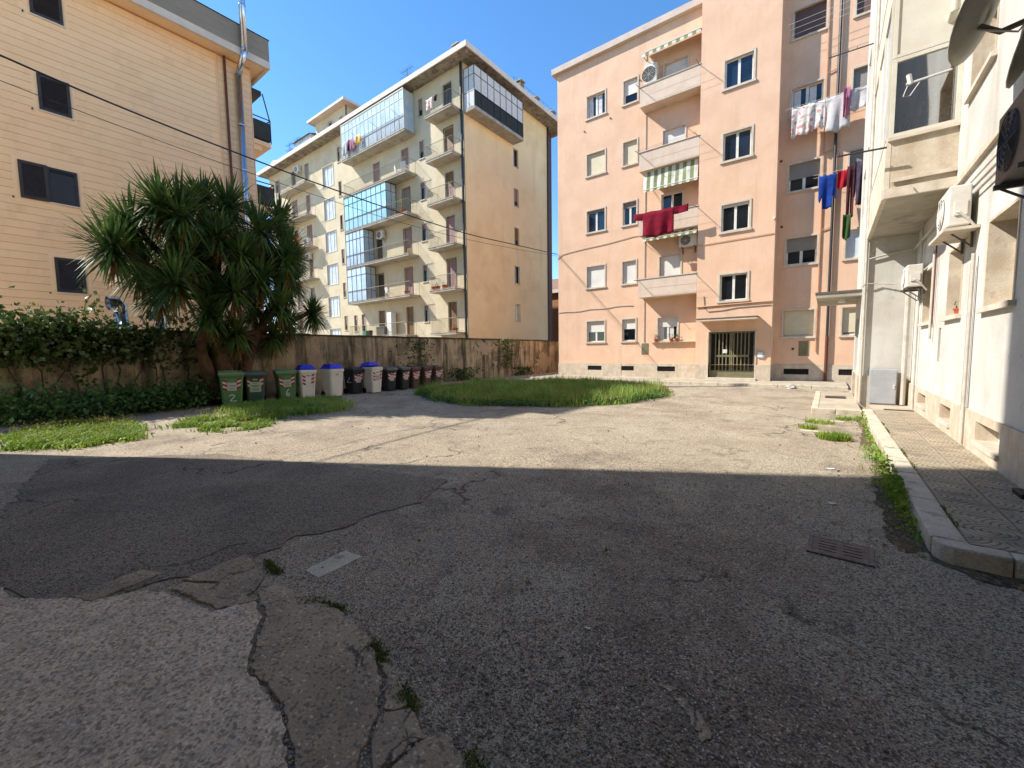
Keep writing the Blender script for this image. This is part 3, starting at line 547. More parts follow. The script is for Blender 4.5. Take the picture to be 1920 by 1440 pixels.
# stone plinth, slab by slab
def plinth(F, u0, u1, holes, n, z1=.79):
    for k in range(n):
        a = u0+(u1-u0)*k/n+.003; b = u0+(u1-u0)*(k+1)/n-.003; hs = [h for h in holes if h[0] < b and h[1] > a]
        mb = MB()
        if hs:
            h = hs[0]; c, d = max(a, h[0]), min(b, h[1])
            if c-a > .02: F.box(mb, a, c, -.02, .03, .0, z1)
            if b-d > .02: F.box(mb, d, b, -.02, .03, .0, z1)
            F.box(mb, c+.0005, d-.0005, -.02, .029, 0, h[2]); F.box(mb, c+.0005, d-.0005, -.02, .029, h[3], z1)
        else: F.box(mb, a, b, -.02, .03, 0, z1)
        mb.build('plinth_slab', 'travertine', OB)
bwl = [(-10.8, -9.95, .42, .66), (-8.8, -8.12, .42, .66), (-6.9, -6.02, .41, .66)]; bws = [(-1.5, -.62, .37, .61), (.36, 1.3, .37, .61)]
plinth(FL, -12.72, -4.92, bwl, 8); plinth(FL, -1.92, 4, bws, 6); plinth(FT, -4.92, -4.37, [], 1); plinth(FT, -2.51, -1.92, [], 1)
mb = MB(); mb.box(-12.72, -4.93, 21.325, 21.9, 0, .779); mb.box(-1.91, 6, 21.325, 21.9, 0, .779); mb.box(-1.95, -1.922, 20.63, 21.28, 0, .779); mb.box(-4.918, -4.89, 20.63, 21.28, 0, .779); mb.build('plinth_core', 'travertine', OB)
for b in bwl+bws:
    mb = MB(); FL.box(mb, b[0]+.002, b[1]-.002, -.018, -.008, b[2]+.002, b[3]-.002); o = mb.build('basement_window', 'room', OB)
    mb = MB()
    for k in range(9): FL.box(mb, b[0]+(b[1]-b[0])*(k+.5)/9-.008, b[0]+(b[1]-b[0])*(k+.5)/9+.008, -.006, .01, b[2]+.004, b[3]-.004)
    mb.build('grille', 'grille', o)
for w in wins: window(OB, FL, *w[:4], **w[4])
for w in doors: window(OB, FL, *w[:4], sill=w[2] < 3, name='window' if w[2] < 3 else 'balcony_door', **w[4])
for w in s2: window(OB, FL, *w[:4], **w[4])
for w in tw: window(OB, FT, *w[:4], trim=.08, rev=.14, **w[4])
# cornice
mb = MB(); mb.box(-12.95, -4.925, 21.08, 33.2, 16.96, 17.26); mb.box(-1.915, 6.2, 21.0, 33.2, 16.96, 17.26); mb.box(-4.92, -1.92, 26.01, 33.2, 16.96, 17.26); mb.build('cornice', 'cornice', OB)
# balconies with solid parapets
for k, (z0, z1) in enumerate(((4.1, 5.0), (7.12, 8.0), (10.17, 11.07), (13.18, 14.1))):
    mb = MB(); FL.box(mb, -7.68, -4.925, .002, .7, z0, z0+.14); o = mb.build('balcony', 'parapet', OB)
    mb = MB()
    if k == 1:      # open rail balcony hidden behind the washing
        FL.box(mb, -7.68, -4.925, .6, .699, z0+.141, z1-.02); FL.box(mb, -7.68, -7.58, .004, .599, z0+.141, z1-.02)
    else: FL.box(mb, -7.68, -4.925, .6, .699, z0+.141, z1-.02); FL.box(mb, -7.68, -7.58, .004, .599, z0+.141, z1-.02)
    mb.build('parapet', 'parapet', o)
    mb = MB(); FL.box(mb, -7.71, -4.93, .57, .73, z1-.019, z1+.02); FL.box(mb, -7.71, -7.55, .006, .568, z1-.019, z1+.02); mb.build('coping', 'whitestone', o)
    mb = MB()       # drying rack arms
    for u in (-7.66, -4.98): mb.tube([FL.P(u, .7, z1-.05), FL.P(u, 1.3, z1-.13)], .014, 6)
    for d in (.9, 1.1, 1.26): mb.tube([FL.P(-7.66, d, z1-.09-.05*(d-.8)), FL.P(-4.98, d, z1-.09-.05*(d-.8))], .004, 4)
    mb.build('drying_rack', 'steel', o)
# awnings: half let down striped one, rolled up one at the top
def awning(u0, u1, zt, d0, zb, d1, n, lab, frill=.2):
    A = thing('awning', lab, 'awning', FL.P((u0+u1)/2, d1, zb-frill))
    mb = MB(); rows = [[], [], [], []]; V = []
    for k in range(n*6+1):
        t = k/(n*6); u = u0+(u1-u0)*t; w = .02*math.sin(t*17)+.012*math.sin(t*41)
        sc_ = .75+.25*abs(math.sin(k*math.pi/6))
        V += [FL.P(u, d0, zt), FL.P(u, (d0+d1)/2+w, (zt+zb)/2), FL.P(u, d1, zb), FL.P(u, d1+.006+w*.3, zb-frill*sc_)]
    m0 = len(mb.v); mb.v += V
    for k in range(n*6):
        for j in range(3): mb.f.append((k*4+j, k*4+4+j, k*4+5+j, k*4+1+j)); mb.m.append((k//6) % 2)
    o = mb.build('cloth', ['awning_white', 'awning_green'], A); s = o.modifiers.new('thickness', 'SOLIDIFY'); s.thickness = .006
    mb = MB(); mb.tube([FL.P(u0-.02, d1, zb), FL.P(u1+.02, d1, zb)], .022, 6); mb.build('front_bar', 'alu', A)
    mb = MB()
    for u in (u0, u1): mb.tube([FL.P(u, .02, zt-.3), FL.P(u, d1-.03, zb)], .015, 5)
    mb.build('arm', 'steel', A); return A
awning(-7.5, -5.0, 10.14, .5, 9.28, .62, 15, 'green and white striped awning hanging below the second highest orange balcony', .12)
awning(-7.62, -4.98, 15.95, .06, 15.62, .66, 15, 'half rolled striped awning above the top orange balcony', .18)
awning(-7.5, -5.0, 7.08, .5, 6.95, .6, 15, 'striped awning fringe rolled up under the balcony with red washing', .14)
mb = MB(); FL.box(mb, -7.68, -7.6, .05, .12, 14.12, 15.6); FL.box(mb, -7.66, -7.2, .12, .16, 14.12, 15.5); tag(mb.build('balcony_screen', 'alucream'), 'cream folding screen at left end of the top orange balcony', 'screen')
# entrance canopy, door, letter panel
mb = MB(); FT.box(mb, -4.7, -2.38, -.02, .85, 2.72, 2.8); o = mb.build('canopy', 'parapet', OB); mb = MB(); FT.box(mb, -4.72, -2.36, -.003, .87, 2.801, 2.84); mb.build('canopy_flashing', 'steel', o)
D = MB(); FT.box(D, -4.355, -2.525, -.2, -.15, .2, .28); FT.box(D, -4.355, -2.525, -.2, -.15, 2.2, 2.255); FT.box(D, -4.355, -4.29, -.2, -.15, .281, 2.199); FT.box(D, -2.59, -2.525, -.2, -.15, .281, 2.199)
door = D.build('entrance_door', 'bronze', OB)
mb = MB(); FT.box(mb, -4.289, -2.591, -.2, -.17, .281, .52); FT.box(mb, -4.12, -2.76, -.2, -.155, 1.13, 1.22); FT.box(mb, -3.47, -3.41, -.2, -.15, .521, 2.198); mb.build('door_rail', 'bronze', door)
for k in range(10):
    u = -4.1+k*.148; mb = MB(); FT.box(mb, u-.022, u+.022, -.199, -.158, .522, 1.128); FT.box(mb, u-.022, u+.022, -.199, -.158, 1.222, 2.196); mb.build('bar', 'bronze', door)
mb = MB(); FT.box(mb, -4.289, -2.591, -.225, -.205, .3, 2.19); mb.build('pane', 'glass', door)
mb = MB(); FT.box(mb, -3.8, -3.62, -.147, -.143, 1.3, 1.47); mb.build('notice', 'label', door)
mb = MB(); FT.box(mb, -4.42, -2.44, -.15, .2, .1, .2); mb.build('door_step', 'whitestone', OB)
mb = MB(); FT.box(mb, -4.42, -4.365, -.01, .035, .2, 2.31); FT.box(mb, -2.515, -2.46, -.01, .035, .2, 2.31); FT.box(mb, -4.364, -2.516, -.01, .034, 2.262, 2.31); mb.build('door_surround', 'whitestone', OB)
mb = MB(); FT.box(mb, -4.36, -2.52, -.4, -.3, .1, 2.3); mb.build('hall', 'room', OB)
pl = [(-2.47, 1.28), (-2.44, 1.38), (-2.2, 1.36), (-2.12, 1.2), (-2.2, 1.06), (-2.42, 1.1)]
mb = MB(); mb.add([FT.P(u, .0, z) for u, z in pl]+[FT.P(u, .05, z) for u, z in pl], [(5, 4, 3, 2, 1, 0), (6, 7, 8, 9, 10, 11)]+[(i, (i+1) % 6, 6+(i+1) % 6, 6+i) for i in range(6)]); o = mb.build('intercom_plate', 'cabinet', OB)
mb = MB(); FT.box(mb, -2.4, -2.22, .051, .054, 1.12, 1.32); mb.build('plate_face', 'plastic_white', o)
# vents, pipes, cables on the wall
for u0, u1, z0, z1 in ((-7.72, -7.36, 1.26, 1.83), (-1.0, -.64, 1.15, 1.77)):
    mb = MB(); FL.box(mb, u0, u1, -.004, .012, z0, z1); mb.build('meter_hatch', 'bronze', OB)
mb = MB(); mb.tube([FL.P(-.06, .09, .0), FL.P(-.06, .09, 2.0)], .055, 8); mb.build('downpipe_foot', 'brown', OB)
mb = MB(); mb.tube([FL.P(-.06, .09, 2.0), FL.P(-.06, .09, 16.8)], .05, 8); mb.build('downpipe', 'blackpipe', OB)
mb = MB(); mb.tube([FL.P(-.42, .04, 1.3), FL.P(-.42, .04, 15.6)], .022, 6)
for z in (3.3, 6.2, 9.2, 12.2, 15.2): mb.tube([FL.P(-.42, .04, z), FL.P(-.12, .04, z+.08)], .018, 6)
mb.build('gas_pipe', 'orangepipe', OB)
mb = MB(); mb.tube([FL.P(-12.7, .03, 3.75)]+[FL.P(-12.7+k*.5, .03, 3.72+.03*math.sin(k*1.9)+.015*k) for k in range(1, 10)], .016, 5); mb.tube([FL.P(-12.75, .03, 6.85), FL.P(-12.4, .03, 7.05)]+[FL.P(-12.4+k*.6, .03, 7.05+.04*k+.02*math.sin(k)) for k in range(1, 8)]+[FL.P(-7.5, .03, 7.3)], .016, 5)
mb.tube([FL.P(-7.6, .03, 1.9), FL.P(-7.62, .03, 16)], .018, 5); mb.build('wall_cable', 'greypipe', OB)
mb = MB(); mb.tube([FT.P(-4.9, .03, 3.42), FT.P(-3.4, .03, 3.45), FT.P(-1.95, .03, 3.47)], .03, 6); mb.tube([FT.P(-4.9, .03, 6.2), FT.P(-3.4, .03, 6.22), FT.P(-1.95, .03, 6.24)], .014, 6); mb.build('conduit', 'orangepipe', OB)
mb = MB(); mb.tube([FT.P(-4.6, .02, 3.9), FT.P(-4.55, .02, 3.35), FT.P(-4.4, .02, 3.18), FT.P(-3.8, .02, 3.2), FT.P(-3.2, .02, 3.28), FT.P(-1.95, .02, 3.3)], .012, 5); mb.build('loose_cable', 'blackpipe', OB)
mb = MB()
for u, z in ((-2.0, 12.3), (-1.85, 9.3), (-1.75, 6.6), (-1.2, 1.45)): mb.tube([FL.P(u, -.01, z), FL.P(u, .03, z)], .05, 10)
for u, z in ((-7.95, 14.9), (-9.5, 13.6), (-11.0, 13.4)): mb.tube([FL.P(u, -.01, z), FL.P(u, .05, z)], .035, 8)
mb.build('vent_cap', 'brown', OB)
mb = MB(); FT.box(mb, -1.99, -1.93, .002, .12, 6.78, 6.86); tag(mb.build('security_camera', 'plastic_white', bevel=.01), 'small white camera on the corner of the orange stair tower', 'camera')
mb = MB(); FL.box(mb, -7.2, -4.93, .002, .16, 1.86, 1.9); mb.build('window_shelf', 'whitestone', OB)
# ------------------------------------------------------------------ cream apartment building behind the garden wall
YB = thing('apartment_building', 'tall cream apartment block with railed balconies and glazed verandas behind garden wall', 'building', (-35, 27, 0))
FY = Fr('S', 21.8); FE = Fr('E', -20.4)
SL = [2.95, 6.0, 9.05, 12.1, 15.1, 18.1]
ry = random.Random(11)
H = []     # facade openings: u0,u1,z0,z1,type
for k, z in enumerate(SL):
    H.append((-22.4, -21.5, z, z+2.25, 'door')); H.append((-25.02, -24.55, z+.95, z+2.2, 'slit'))
    H.append((-27.2, -26.3, z, z+2.25, 'door')); H.append((-30.9, -30.0, z, z+2.2, 'door2'))
    H.append((-36.2, -35.8, z+.8, z+2.1, 'slit'))
    H.append((-38.85, -37.0, z-.9, z+1.0, 'stair'))
    H.append((-42.2, -41.4, z, z+2.25, 'door')); H.append((-45.0, -44.1, z, z+2.25, 'door'))
    H.append((-48.6, -47.6, z+.9, z+2.2, 'slit'))
H.append((-33.4, -32.9, 3.4, 5.0, 'slit')); H.append((-34.6, -34.2, 3.6, 5.0, 'slit'))
m = MB(); FY.wall(m, -50, -20.4, 0, 21.1, [h[:4] for h in H], .16); m.add([(-50, 21.8, 0), (-50, 34, 0), (-50, 34, 21.1), (-50, 21.8, 21.1)], [(0, 3, 2, 1)])
m.build('front_wall', 'yellow', YB)
EW = [(27.42, 28.0, 4.0+3.05*k, 5.35+3.05*k) for k in range(5)]
m = MB(); FE.wall(m, 21.8, 32.5, 1.95, 21.1, EW, .16); m.build('end_wall', 'ochre', YB)
mb = MB(); mb.box(-21.2, -20.36, 21.76, 32.6, 0, 1.95); mb.build('plinth', 'concrete', YB)
mb = MB(); mb.box(-24, -20.7, 32.52, 33.6, 0, 21.1); mb.box(-50, -24, 32.52, 33.5, 0, 21.1); mb.build('rear_bay', 'brown', YB)
for k, w in enumerate(EW): window(YB, FE, *w, leaves=1, trim=.05 if k < 2 else .02, sill=True, blind=.7 if k in (2, 3) else 0, bm='mauve' if k == 3 else 'brownwood', gl='glasspale' if k == 0 else 'glass', sash='darkalu' if k else 'alucream')
dm = ['brownwood', 'mauve', 'brownwood', 'mauve', 'mauve', 'darkalu']
for k, h in enumerate(H):
    u0, u1, z0, z1, t = h
    if t in ('door', 'door2'):
        fl = SL.index(z0); mm = dm[fl] if t == 'door' else ry.choice(('brownwood', 'mauve', 'darkalu'))
        mb = MB(); FY.box(mb, u0-.06, u0, -.003, .02, z0+.01, z1+.06); FY.box(mb, u1, u1+.06, -.003, .02, z0+.01, z1+.06); FY.box(mb, u0+.001, u1-.001, -.003, .019, z1+.001, z1+.06); o = mb.build('balcony_door', 'whitestone' if ry.random() < .5 else 'brownwood', YB)
        mb = MB(); c = (u0+u1)/2; FY.box(mb, u0+.02, c-.01, -.15, -.11, z0+.02, z1-.02); FY.box(mb, c+.01, u1-.02, -.15, -.112, z0+.02, z1-.02); mb.build('leaf', mm, o)
        if ry.random() < .5:
            mb = MB(); FY.box(mb, u0+.05, u1-.05, -.109, -.1, z0+.3+ry.random(), z1-.08); mb.build('blind', ry.choice(('mauve', 'brownwood', 'blindgrey')), o)
    elif t == 'slit': window(YB, FY, u0, u1, z0, z1, leaves=1, trim=.05, rev=.14, sash='darkalu', blind=ry.choice((0, .3, .6)), bm='mauve', tm='whitestone')
    else: window(YB, FY, u0, u1, z0, z1, leaves=3, trim=.06, rev=.14, gl='glasspale', sash='alu', sill=False)
# balconies
def balcony(u0, u1, z, d=1.0, rail=True, sides=(1, 1), mat_='railcream', F=FY):
    mb = MB(); F.box(mb, u0, u1, .002, d, z-.17, z-.03); o = mb.build('balcony', 'concrete', YB)
    mb = MB(); F.box(mb, u0-.03, u1+.03, .003, d+.03, z-.029, z); mb.build('floor_edge', 'whitestone', o)
    if rail: railing(F, u0+.04, u1-.04, .02, d-.04, z, .98, .13, mat_, o, sides)
    return o
def veranda(par, F, u0, u1, d0, d1, z0, z1, n, gm, fm, rail=.9, side='both', low=None):
    """glazed enclosure: frame, lower panels, panes one by one along the front and on the ends"""
    fr = MB(); t = .035; zm = z1-(z1-z0)*.22
    for k in range(n+1):
        u = u0+(u1-u0)*k/n; F.box(fr, u-t/2, u+t/2, d1-.03, d1+.012, z0, z1)
    for z in (z0+rail, zm): F.box(fr, u0, u1, d1-.032, d1+.014, z-t/2, z+t/2)
    F.box(fr, u0-.02, u1+.02, d1-.06, d1+.03, z1, z1+.06); F.box(fr, u0-.02, u1+.02, d1-.05, d1+.02, z0-.0, z0+.04)
    ends = [u for u, s in ((u0, 'l'), (u1, 'r')) if side in ('both', s)]
    for u in ends:
        for d in (d0+.02, (d0+d1)/2): F.box(fr, u-t/2, u+t/2, d-.02, d+.02, z0, z1)
        for z in (z0+rail, zm, z1): F.box(fr, u-t/2+.002, u+t/2-.002, d0+.02, d1-.04, z-t/2, z+t/2)
    o = fr.build('veranda', fm, par)
    for k in range(n):
        a = u0+(u1-u0)*k/n+t/2; b = u0+(u1-u0)*(k+1)/n-t/2
        for zz0, zz1, mm in ((z0+.04, z0+rail-t/2, low or gm), (z0+rail+t/2, zm-t/2, gm), (zm+t/2, z1, gm)):
            mb = MB(); F.box(mb, a, b, d1-.02, d1-.01, zz0, zz1); mb.build('pane', mm, o)
    for u in ends:
        mb = MB(); F.box(mb, u-.005, u+.005, d0+.04, d1-.04, z0, z1-.02); mb.build('side_pane', 'curtain' if gm == 'curtain' else 'paleblue', o)
    mb = MB(); F.box(mb, u0, u1, d0, d1-.05, z1+.001, z1+.05); mb.build('veranda_roof', 'darkalu', o)
    return o
B = {}
for k, z in enumerate(SL):
    B['r', k] = balcony(-23.27, -20.65, z); B['m', k] = balcony(-33.95, -25.5 if k else -26.0, z, rail=(k not in (5,)))
    B['l', k] = balcony(-46.2, -40.45, z)
veranda(B['m', 5], FY, -33.9, -25.55, .02, .97, 18.1, 20.9, 15, 'paleblue', 'alucream', low='glasspale')
railing(FY, -33.9, -25.55, .02, 1.04, 18.1, .98, .13, 'railcream', B['m', 5], (0, 0))
veranda(B['m', 3], FY, -33.9, -28.0, .02, .97, 12.1, 14.88, 9, 'teal', 'darkalu')
veranda(B['m', 2], FY, -33.9, -31.2, .02, .97, 9.05, 11.88, 5, 'paleblue', 'darkalu')
veranda(B['m', 1], FY, -33.9, -31.1, .02, .97, 6.0, 8.84, 4, 'paleblue', 'darkalu')
# closed loggia on the end wall
o = MB(); FE.box(o, 21.78, 27.4, .002, 1.0, 17.78, 18.0); EB = o.build('corner_loggia', 'concrete', YB)
veranda(EB, FE, 21.82, 27.36, .0, .98, 18.0, 20.6, 8, 'curtain', 'darkalu', low='railpanel', rail=1.0)
mb = MB(); n = 46
for k in range(n+1): mb.tube([FE.P(21.82+5.54*k/n, 1.02, 18.02), FE.P(21.82+5.54*k/n, 1.02, 19.0)], .01, 4, cap=False)
mb.tube([FE.P(21.82, 1.02, 19.0), FE.P(27.36, 1.02, 19.0)], .025, 4); mb.build('railing', 'darkrail', EB)
# eaves and roof
mb = MB(); mb.box(-50.6, -19.15, 20.78, 34.2, 21.1, 21.32); mb.build('eaves', 'soffit', YB)
mb = MB(); mb.box(-50.63, -19.12, 20.75, 20.82, 21.08, 21.42); mb.box(-19.2, -19.12, 20.83, 34.2, 21.08, 21.42); mb.build('eaves_fascia', 'fascia', YB)
mb = MB(); mb.add([(-50.6, 20.82, 21.33), (-19.2, 20.82, 21.33), (-19.2, 34.2, 21.33), (-50.6, 34.2, 21.33), (-47, 27.5, 22.5), (-23, 27.5, 22.5)], [(0, 1, 5, 4), (1, 2, 5), (2, 3, 4, 5), (3, 0, 4)]); mb.build('roof', 'roof', YB)
# set-back top storey
PH = MB(); Fp = Fr('S', 22.6); Fp.wall(PH, -41.2, -35.9, 21.3, 24.2, [(-38.9, -38.2, 21.9, 23.6), (-36.9, -36.3, 22.6, 23.4)], .14); PH.box(-41.2, -35.9, 22.78, 28, 21.3, 24.2); pho = PH.build('top_storey', 'yellow', YB)
mb = MB(); mb.box(-41.7, -35.2, 22.0, 28.4, 24.2, 24.42); mb.build('top_storey_roof', 'fascia', pho)
window(YB, Fp, -38.9, -38.2, 21.9, 23.6, trim=.05, rev=.12, leaves=1); window(YB, Fp, -36.9, -36.3, 22.6, 23.4, trim=.05, rev=.12, leaves=1)
veranda(YB, Fp, -44.6, -41.25, .0, .5, 21.4, 23.1, 6, 'paleblue', 'alucream', rail=.6)
mb = MB(); mb.add([(-44.8, 21.9, 23.15), (-41.2, 21.9, 23.15), (-41.2, 24, 23.9), (-44.8, 24, 23.9)], [(0, 1, 2, 3)]); mb.build('lean_to_roof', 'darkalu', YB)
# rainwater pipe at the corner
mb = MB(); mb.tube([FY.P(-20.52, .12, 0), FY.P(-20.52, .12, 21.1)], .085, 10)
for k in range(9): mb.tube([FY.P(-20.52, .12, 2.2+k*2.2), FY.P(-20.52, .12, 2.26+k*2.2)], .1, 10)
mb.build('downpipe', 'blackpipe', YB)
mb = MB(); mb.tube([FE.P(32.4, .06, 0), FE.P(32.4, .06, 21.1)], .08, 8); mb.build('downpipe', 'blackpipe', YB)
mb = MB(); FE.box(mb, 21.9, 32.5, -.01, .05, 2.25, 2.33); mb.build('string_course', 'whitestone', YB)
def chimney(x, y, z, w, h, par=YB):
    mb = MB(); mb.box(x-w, x+w, y-w, y+w, z, z+h); o = mb.build('chimney', 'roof', par)
    mb = MB(); mb.box(x-w*1.3, x+w*1.3, y-w*1.3, y+w*1.3, z+h+.08, z+h+.16)
    for a in (-1, 1):
        for b in (-1, 1): mb.box(x+a*w*.8-.04, x+a*w*.8+.04, y+b*w*.8-.04, y+b*w*.8+.04, z+h, z+h+.08)
    mb.build('chimney_cap', 'concrete', o)
for q in ((-20.9, 21.9, 21.3, .26, .95), (-25.0, 21.9, 21.3, .22, .75), (-25.9, 22.1, 21.3, .2, .45), (-28.3, 22.0, 21.3, .2, .45), (-19.7, 27.4, 21.35, .25, .75), (-19.7, 29.6, 21.35, .22, .55), (-19.7, 32.1, 21.35, .22, .55)): chimney(*q)
mb = MB(); mb.tube([(-19.25, 26, 21.8), (-19.25, 34, 21.8)], .012, 4)
for k in range(5): mb.tube([(-19.25, 26+k*2, 21.35), (-19.25, 26+k*2, 21.8)], .012, 4)
mb.build('roof_rail', 'darkrail', YB)
def antenna(x, y, z, h, lab):
    a = thing('antenna', lab, 'antenna', (x, y, z)); mb = MB(); mb.tube([(x, y, z), (x, y, z+h)], .022, 5); mb.build('mast', 'darkrail', a)
    mb = MB()
    for zz, l in ((h-.1, 1.3), (h*.7, 1.1)):
        mb.tube([(x-l/2, y, z+zz), (x+l/2, y, z+zz)], .014, 4)
        for k in range(7): mb.tube([(x-l/2+l*k/6, y-.25, z+zz), (x-l/2+l*k/6, y+.25, z+zz)], .01, 4)
    mb.build('aerial', 'darkrail', a)
antenna(-26.9, 22.4, 21.6, 2.0, 'thin television aerial on the cream roof beside the chimneys'); antenna(-46.2, 22.4, 21.6, 2.2, 'television aerial at the left end of the cream roof'); antenna(-44.9, 22.6, 21.6, 2.4, 'taller television aerial near the roof veranda')
d = thing('satellite_dish', 'small grey satellite dish on the far left of the cream roof', 'satellite dish', (-48.2, 21.6, 21.3))
def dish(par, c, nrm, r, m, depth=.18):
    n = Vector(nrm).normalized(); a = n.orthogonal().normalized(); b = n.cross(a); c = Vector(c); rings = []
    for f in (1, .8, .55, .3, .02): rings.append([c+n*(depth*r*2*(f*f-1)*.5)+(a*math.cos(t*6.283/20)+b*math.sin(t*6.283/20))*r*f for t in range(20)])
    mb = MB(); mb.loft(rings, cap=False); o = mb.build('reflector', m, par, smooth=True); s = o.modifiers.new('t', 'SOLIDIFY'); s.thickness = .012; return o
dish(d, (-48.2, 21.6, 22.1), (.3, -1, .5), .45, 'dish'); MB().tube([(-48.2, 21.7, 21.3), (-48.2, 21.7, 22.1)], .03, 6).build('mast', 'darkrail', d)
# goods on the balconies
def chair(x, y, z, rz, lab):
    c = thing('plastic_chair', lab, 'chair', (x, y, z), rz=rz, group=None); mb = MB(); mb.box(-.24, .24, -.24, .22, .4, .44); mb.build('seat', 'plastic_white', c, local=True)
    mb = MB(); mb.add([(-.24, .2, .44), (.24, .2, .44), (.24, .27, .86), (-.24, .27, .86), (-.24, .23, .44), (.24, .23, .44), (.24, .3, .86), (-.24, .3, .86)], [(0, 1, 2, 3), (7, 6, 5, 4), (0, 4, 5, 1), (3, 2, 6, 7), (0, 3, 7, 4), (1, 5, 6, 2)]); mb.build('backrest', 'plastic_white', c, local=True)
    for a in (-.21, .21):
        for b in (-.2, .2): MB().tube([(a*1.1, b*1.1, 0), (a, b, .4)], .02, 5).build('leg', 'plastic_white', c, local=True)
        MB().box(a-.025, a+.025, -.22, .24, .6, .63).build('armrest', 'plastic_white', c, local=True)
chair(-26.2, 21.3, 15.1, R(200), 'white plastic chair on the right end of the fourth balcony up'); chair(-27.1, 21.4, 15.1, R(150), 'white plastic chair second from the end on fourth balcony up'); chair(-28.7, 21.35, 6.0, R(170), 'white plastic chair on the balcony above the garden wall')
def pot(x, y, z, r, h, lab, plant=.3, m='terracotta', leaf='bush', n=60, cat='plant pot', grp=None):
    P = thing('plant_pot', lab, cat, (x, y, z), grp); k = 14
    MB().loft([[(x+r*s*math.cos(t*6.283/k), y+r*s*math.sin(t*6.283/k), z+zz) for t in range(k)] for s, zz in ((.7, 0), (.95, h*.8), (1.08, h*.8), (1.08, h), (.9, h), (.85, h*.85))]).build('pot', m, P)
    if plant:
        r_ = np.random.default_rng(int(abs(x*100+z*37))); c = r_.normal(0, 1, (n, 3))*np.array([plant*.45, plant*.45, plant*.35])+np.array([x, y, z+h+plant*.45])
        leaf_cloud('plant', c, .07, leaf, P, r_)
def leaf_cloud(name, C, size, m, parent=None, rng=RNG, elong=1.7, up=.3, base=(0, 0, 0), normal=None):
    n = len(C); d = rng.normal(0, 1, (n, 3)); d[:, 2] += up; d /= np.linalg.norm(d, axis=1)[:, None]
    w = rng.normal(0, 1, (n, 3))
    if normal is not None: w = np.cross(d, np.array(normal)+rng.normal(0, .5, (n, 3)))
    s = np.cross(d, w); s /= np.linalg.norm(s, axis=1)[:, None]; nn = np.cross(d, s)
    L = (size*rng.uniform(.6, 1.4, n))[:, None]
    V = np.stack([C-d*L*.5, C+s*L/elong*.5+nn*L*.08, C+d*L*.5, C-s*L/elong*.5+nn*L*.08], 1).reshape(-1, 3)
    i = np.arange(n)[:, None]*4; F = np.concatenate([i+np.array([0, 1, 2]), i+np.array([0, 2, 3])], 0)
    return np_mesh(name, V, F, m, parent, base)
for k, (x, z, lab) in enumerate(((-23.0, 6.0, 'terracotta pot at the left end of the small balcony one floor up'), (-22.7, 6.0, 'second pot from left on the small balcony one floor up'), (-21.9, 6.0, 'wide pot before the door on the small balcony one floor up'), (-26.1, 6.0, 'dark pot with plant at the right end of the first veranda balcony'), (-21.0, 2.95, 'red pot on the lowest small balcony beside the rainwater pipe'), (-26.2, 12.1, 'large green plant in pot overflowing the teal veranda balcony'), (-26.9, 12.1, 'bushy potted plant next to the teal veranda'))):
    big_ = z > 12; pot(x, 21.05, z, .22, .3, lab, plant=1.0 if big_ else .25, n=260 if big_ else 30, leaf='vine' if big_ else 'bush')
def hang(name, pts, drop, m, lab, cat='laundry', seg=26, rip=.045, grp=None, n=(0, -1, 0), shape=None, thick=.008, parent=None):
    """cloth hung over a line between two points: rippled sheet with real thickness; shape(t) gives the share of the drop at t"""
    a, b = Vector(pts[0]), Vector(pts[1]); nv = Vector(n); rr = random.Random(hash(lab) % 9999 if False else sum(map(ord, lab))); ph = rr.uniform(0, 6); mb = MB(); rows = 9; vs = []
    for j in range(rows+1):
        for i in range(seg+1):
            t = i/seg; f = j/rows; dd = drop*(shape(t) if shape else 1+.04*math.sin(t*9+ph)); p = a.lerp(b, t)+Vector((0, 0, -.03*abs(math.sin(t*math.pi*3))))
            vs.append(p+Vector((0, 0, -dd*f-.02*math.sin(math.pi*t)))+nv*(rip*f**.6*math.sin(t*(7+6*(b-a).length)+ph+f*1.2)+rip*.5*math.sin(t*5+f*3+ph)+rip*.22*math.sin(t*23+ph*2+f*5)*f))
    mb.add(vs, [(j*(seg+1)+i, j*(seg+1)+i+1, (j+1)*(seg+1)+i+1, (j+1)*(seg+1)+i) for j in range(rows) for i in range(seg)])
    o = mb.build(name, m, parent, smooth=True); s = o.modifiers.new('t', 'SOLIDIFY'); s.thickness = thick
    return tag(o, lab, cat, grp) if parent is None else o
hang('towel', ((-23.0, 20.72, 19.1), (-22.3, 20.72, 19.1)), .75, 'c_floral', 'pale striped towel over the railing of the top small balcony')
hang('towel', ((-22.2, 20.72, 19.1), (-21.85, 20.72, 19.1)), .35, 'c_maroon', 'short dark red cloth over the railing of the top small balcony')
hang('towel', ((-42.6, 20.7, 13.1), (-41.7, 20.7, 13.1)), 1.1, 'c_orange', 'orange towel hanging from a left balcony beside the palm')
for k, (x0, x1, dz, mm, lab) in enumerate(((-33.4, -32.7, 1.0, 'c_white', 'white cloth hanging at left end of the top veranda'), (-32.4, -31.7, .9, 'c_pink', 'pale pink shirt hanging before the top veranda'), (-31.4, -30.8, .7, 'yellow_cloth', 'yellow cloth hanging before the top veranda'), (-32.65, -32.45, .8, 'c_purple', 'narrow grey garment hanging before the top veranda'))):
    hang('washing', ((x0, 20.62, 19.3), (x1, 20.62, 19.3)), dz, mm, lab)
mb = MB()
for u in (-33.8, -31.2, -28.6, -26): mb.tube([(u, 20.8, 19.05), (u, 20.0, 19.25)], .012, 4)
mb.build('drying_arm', 'steel', YB)
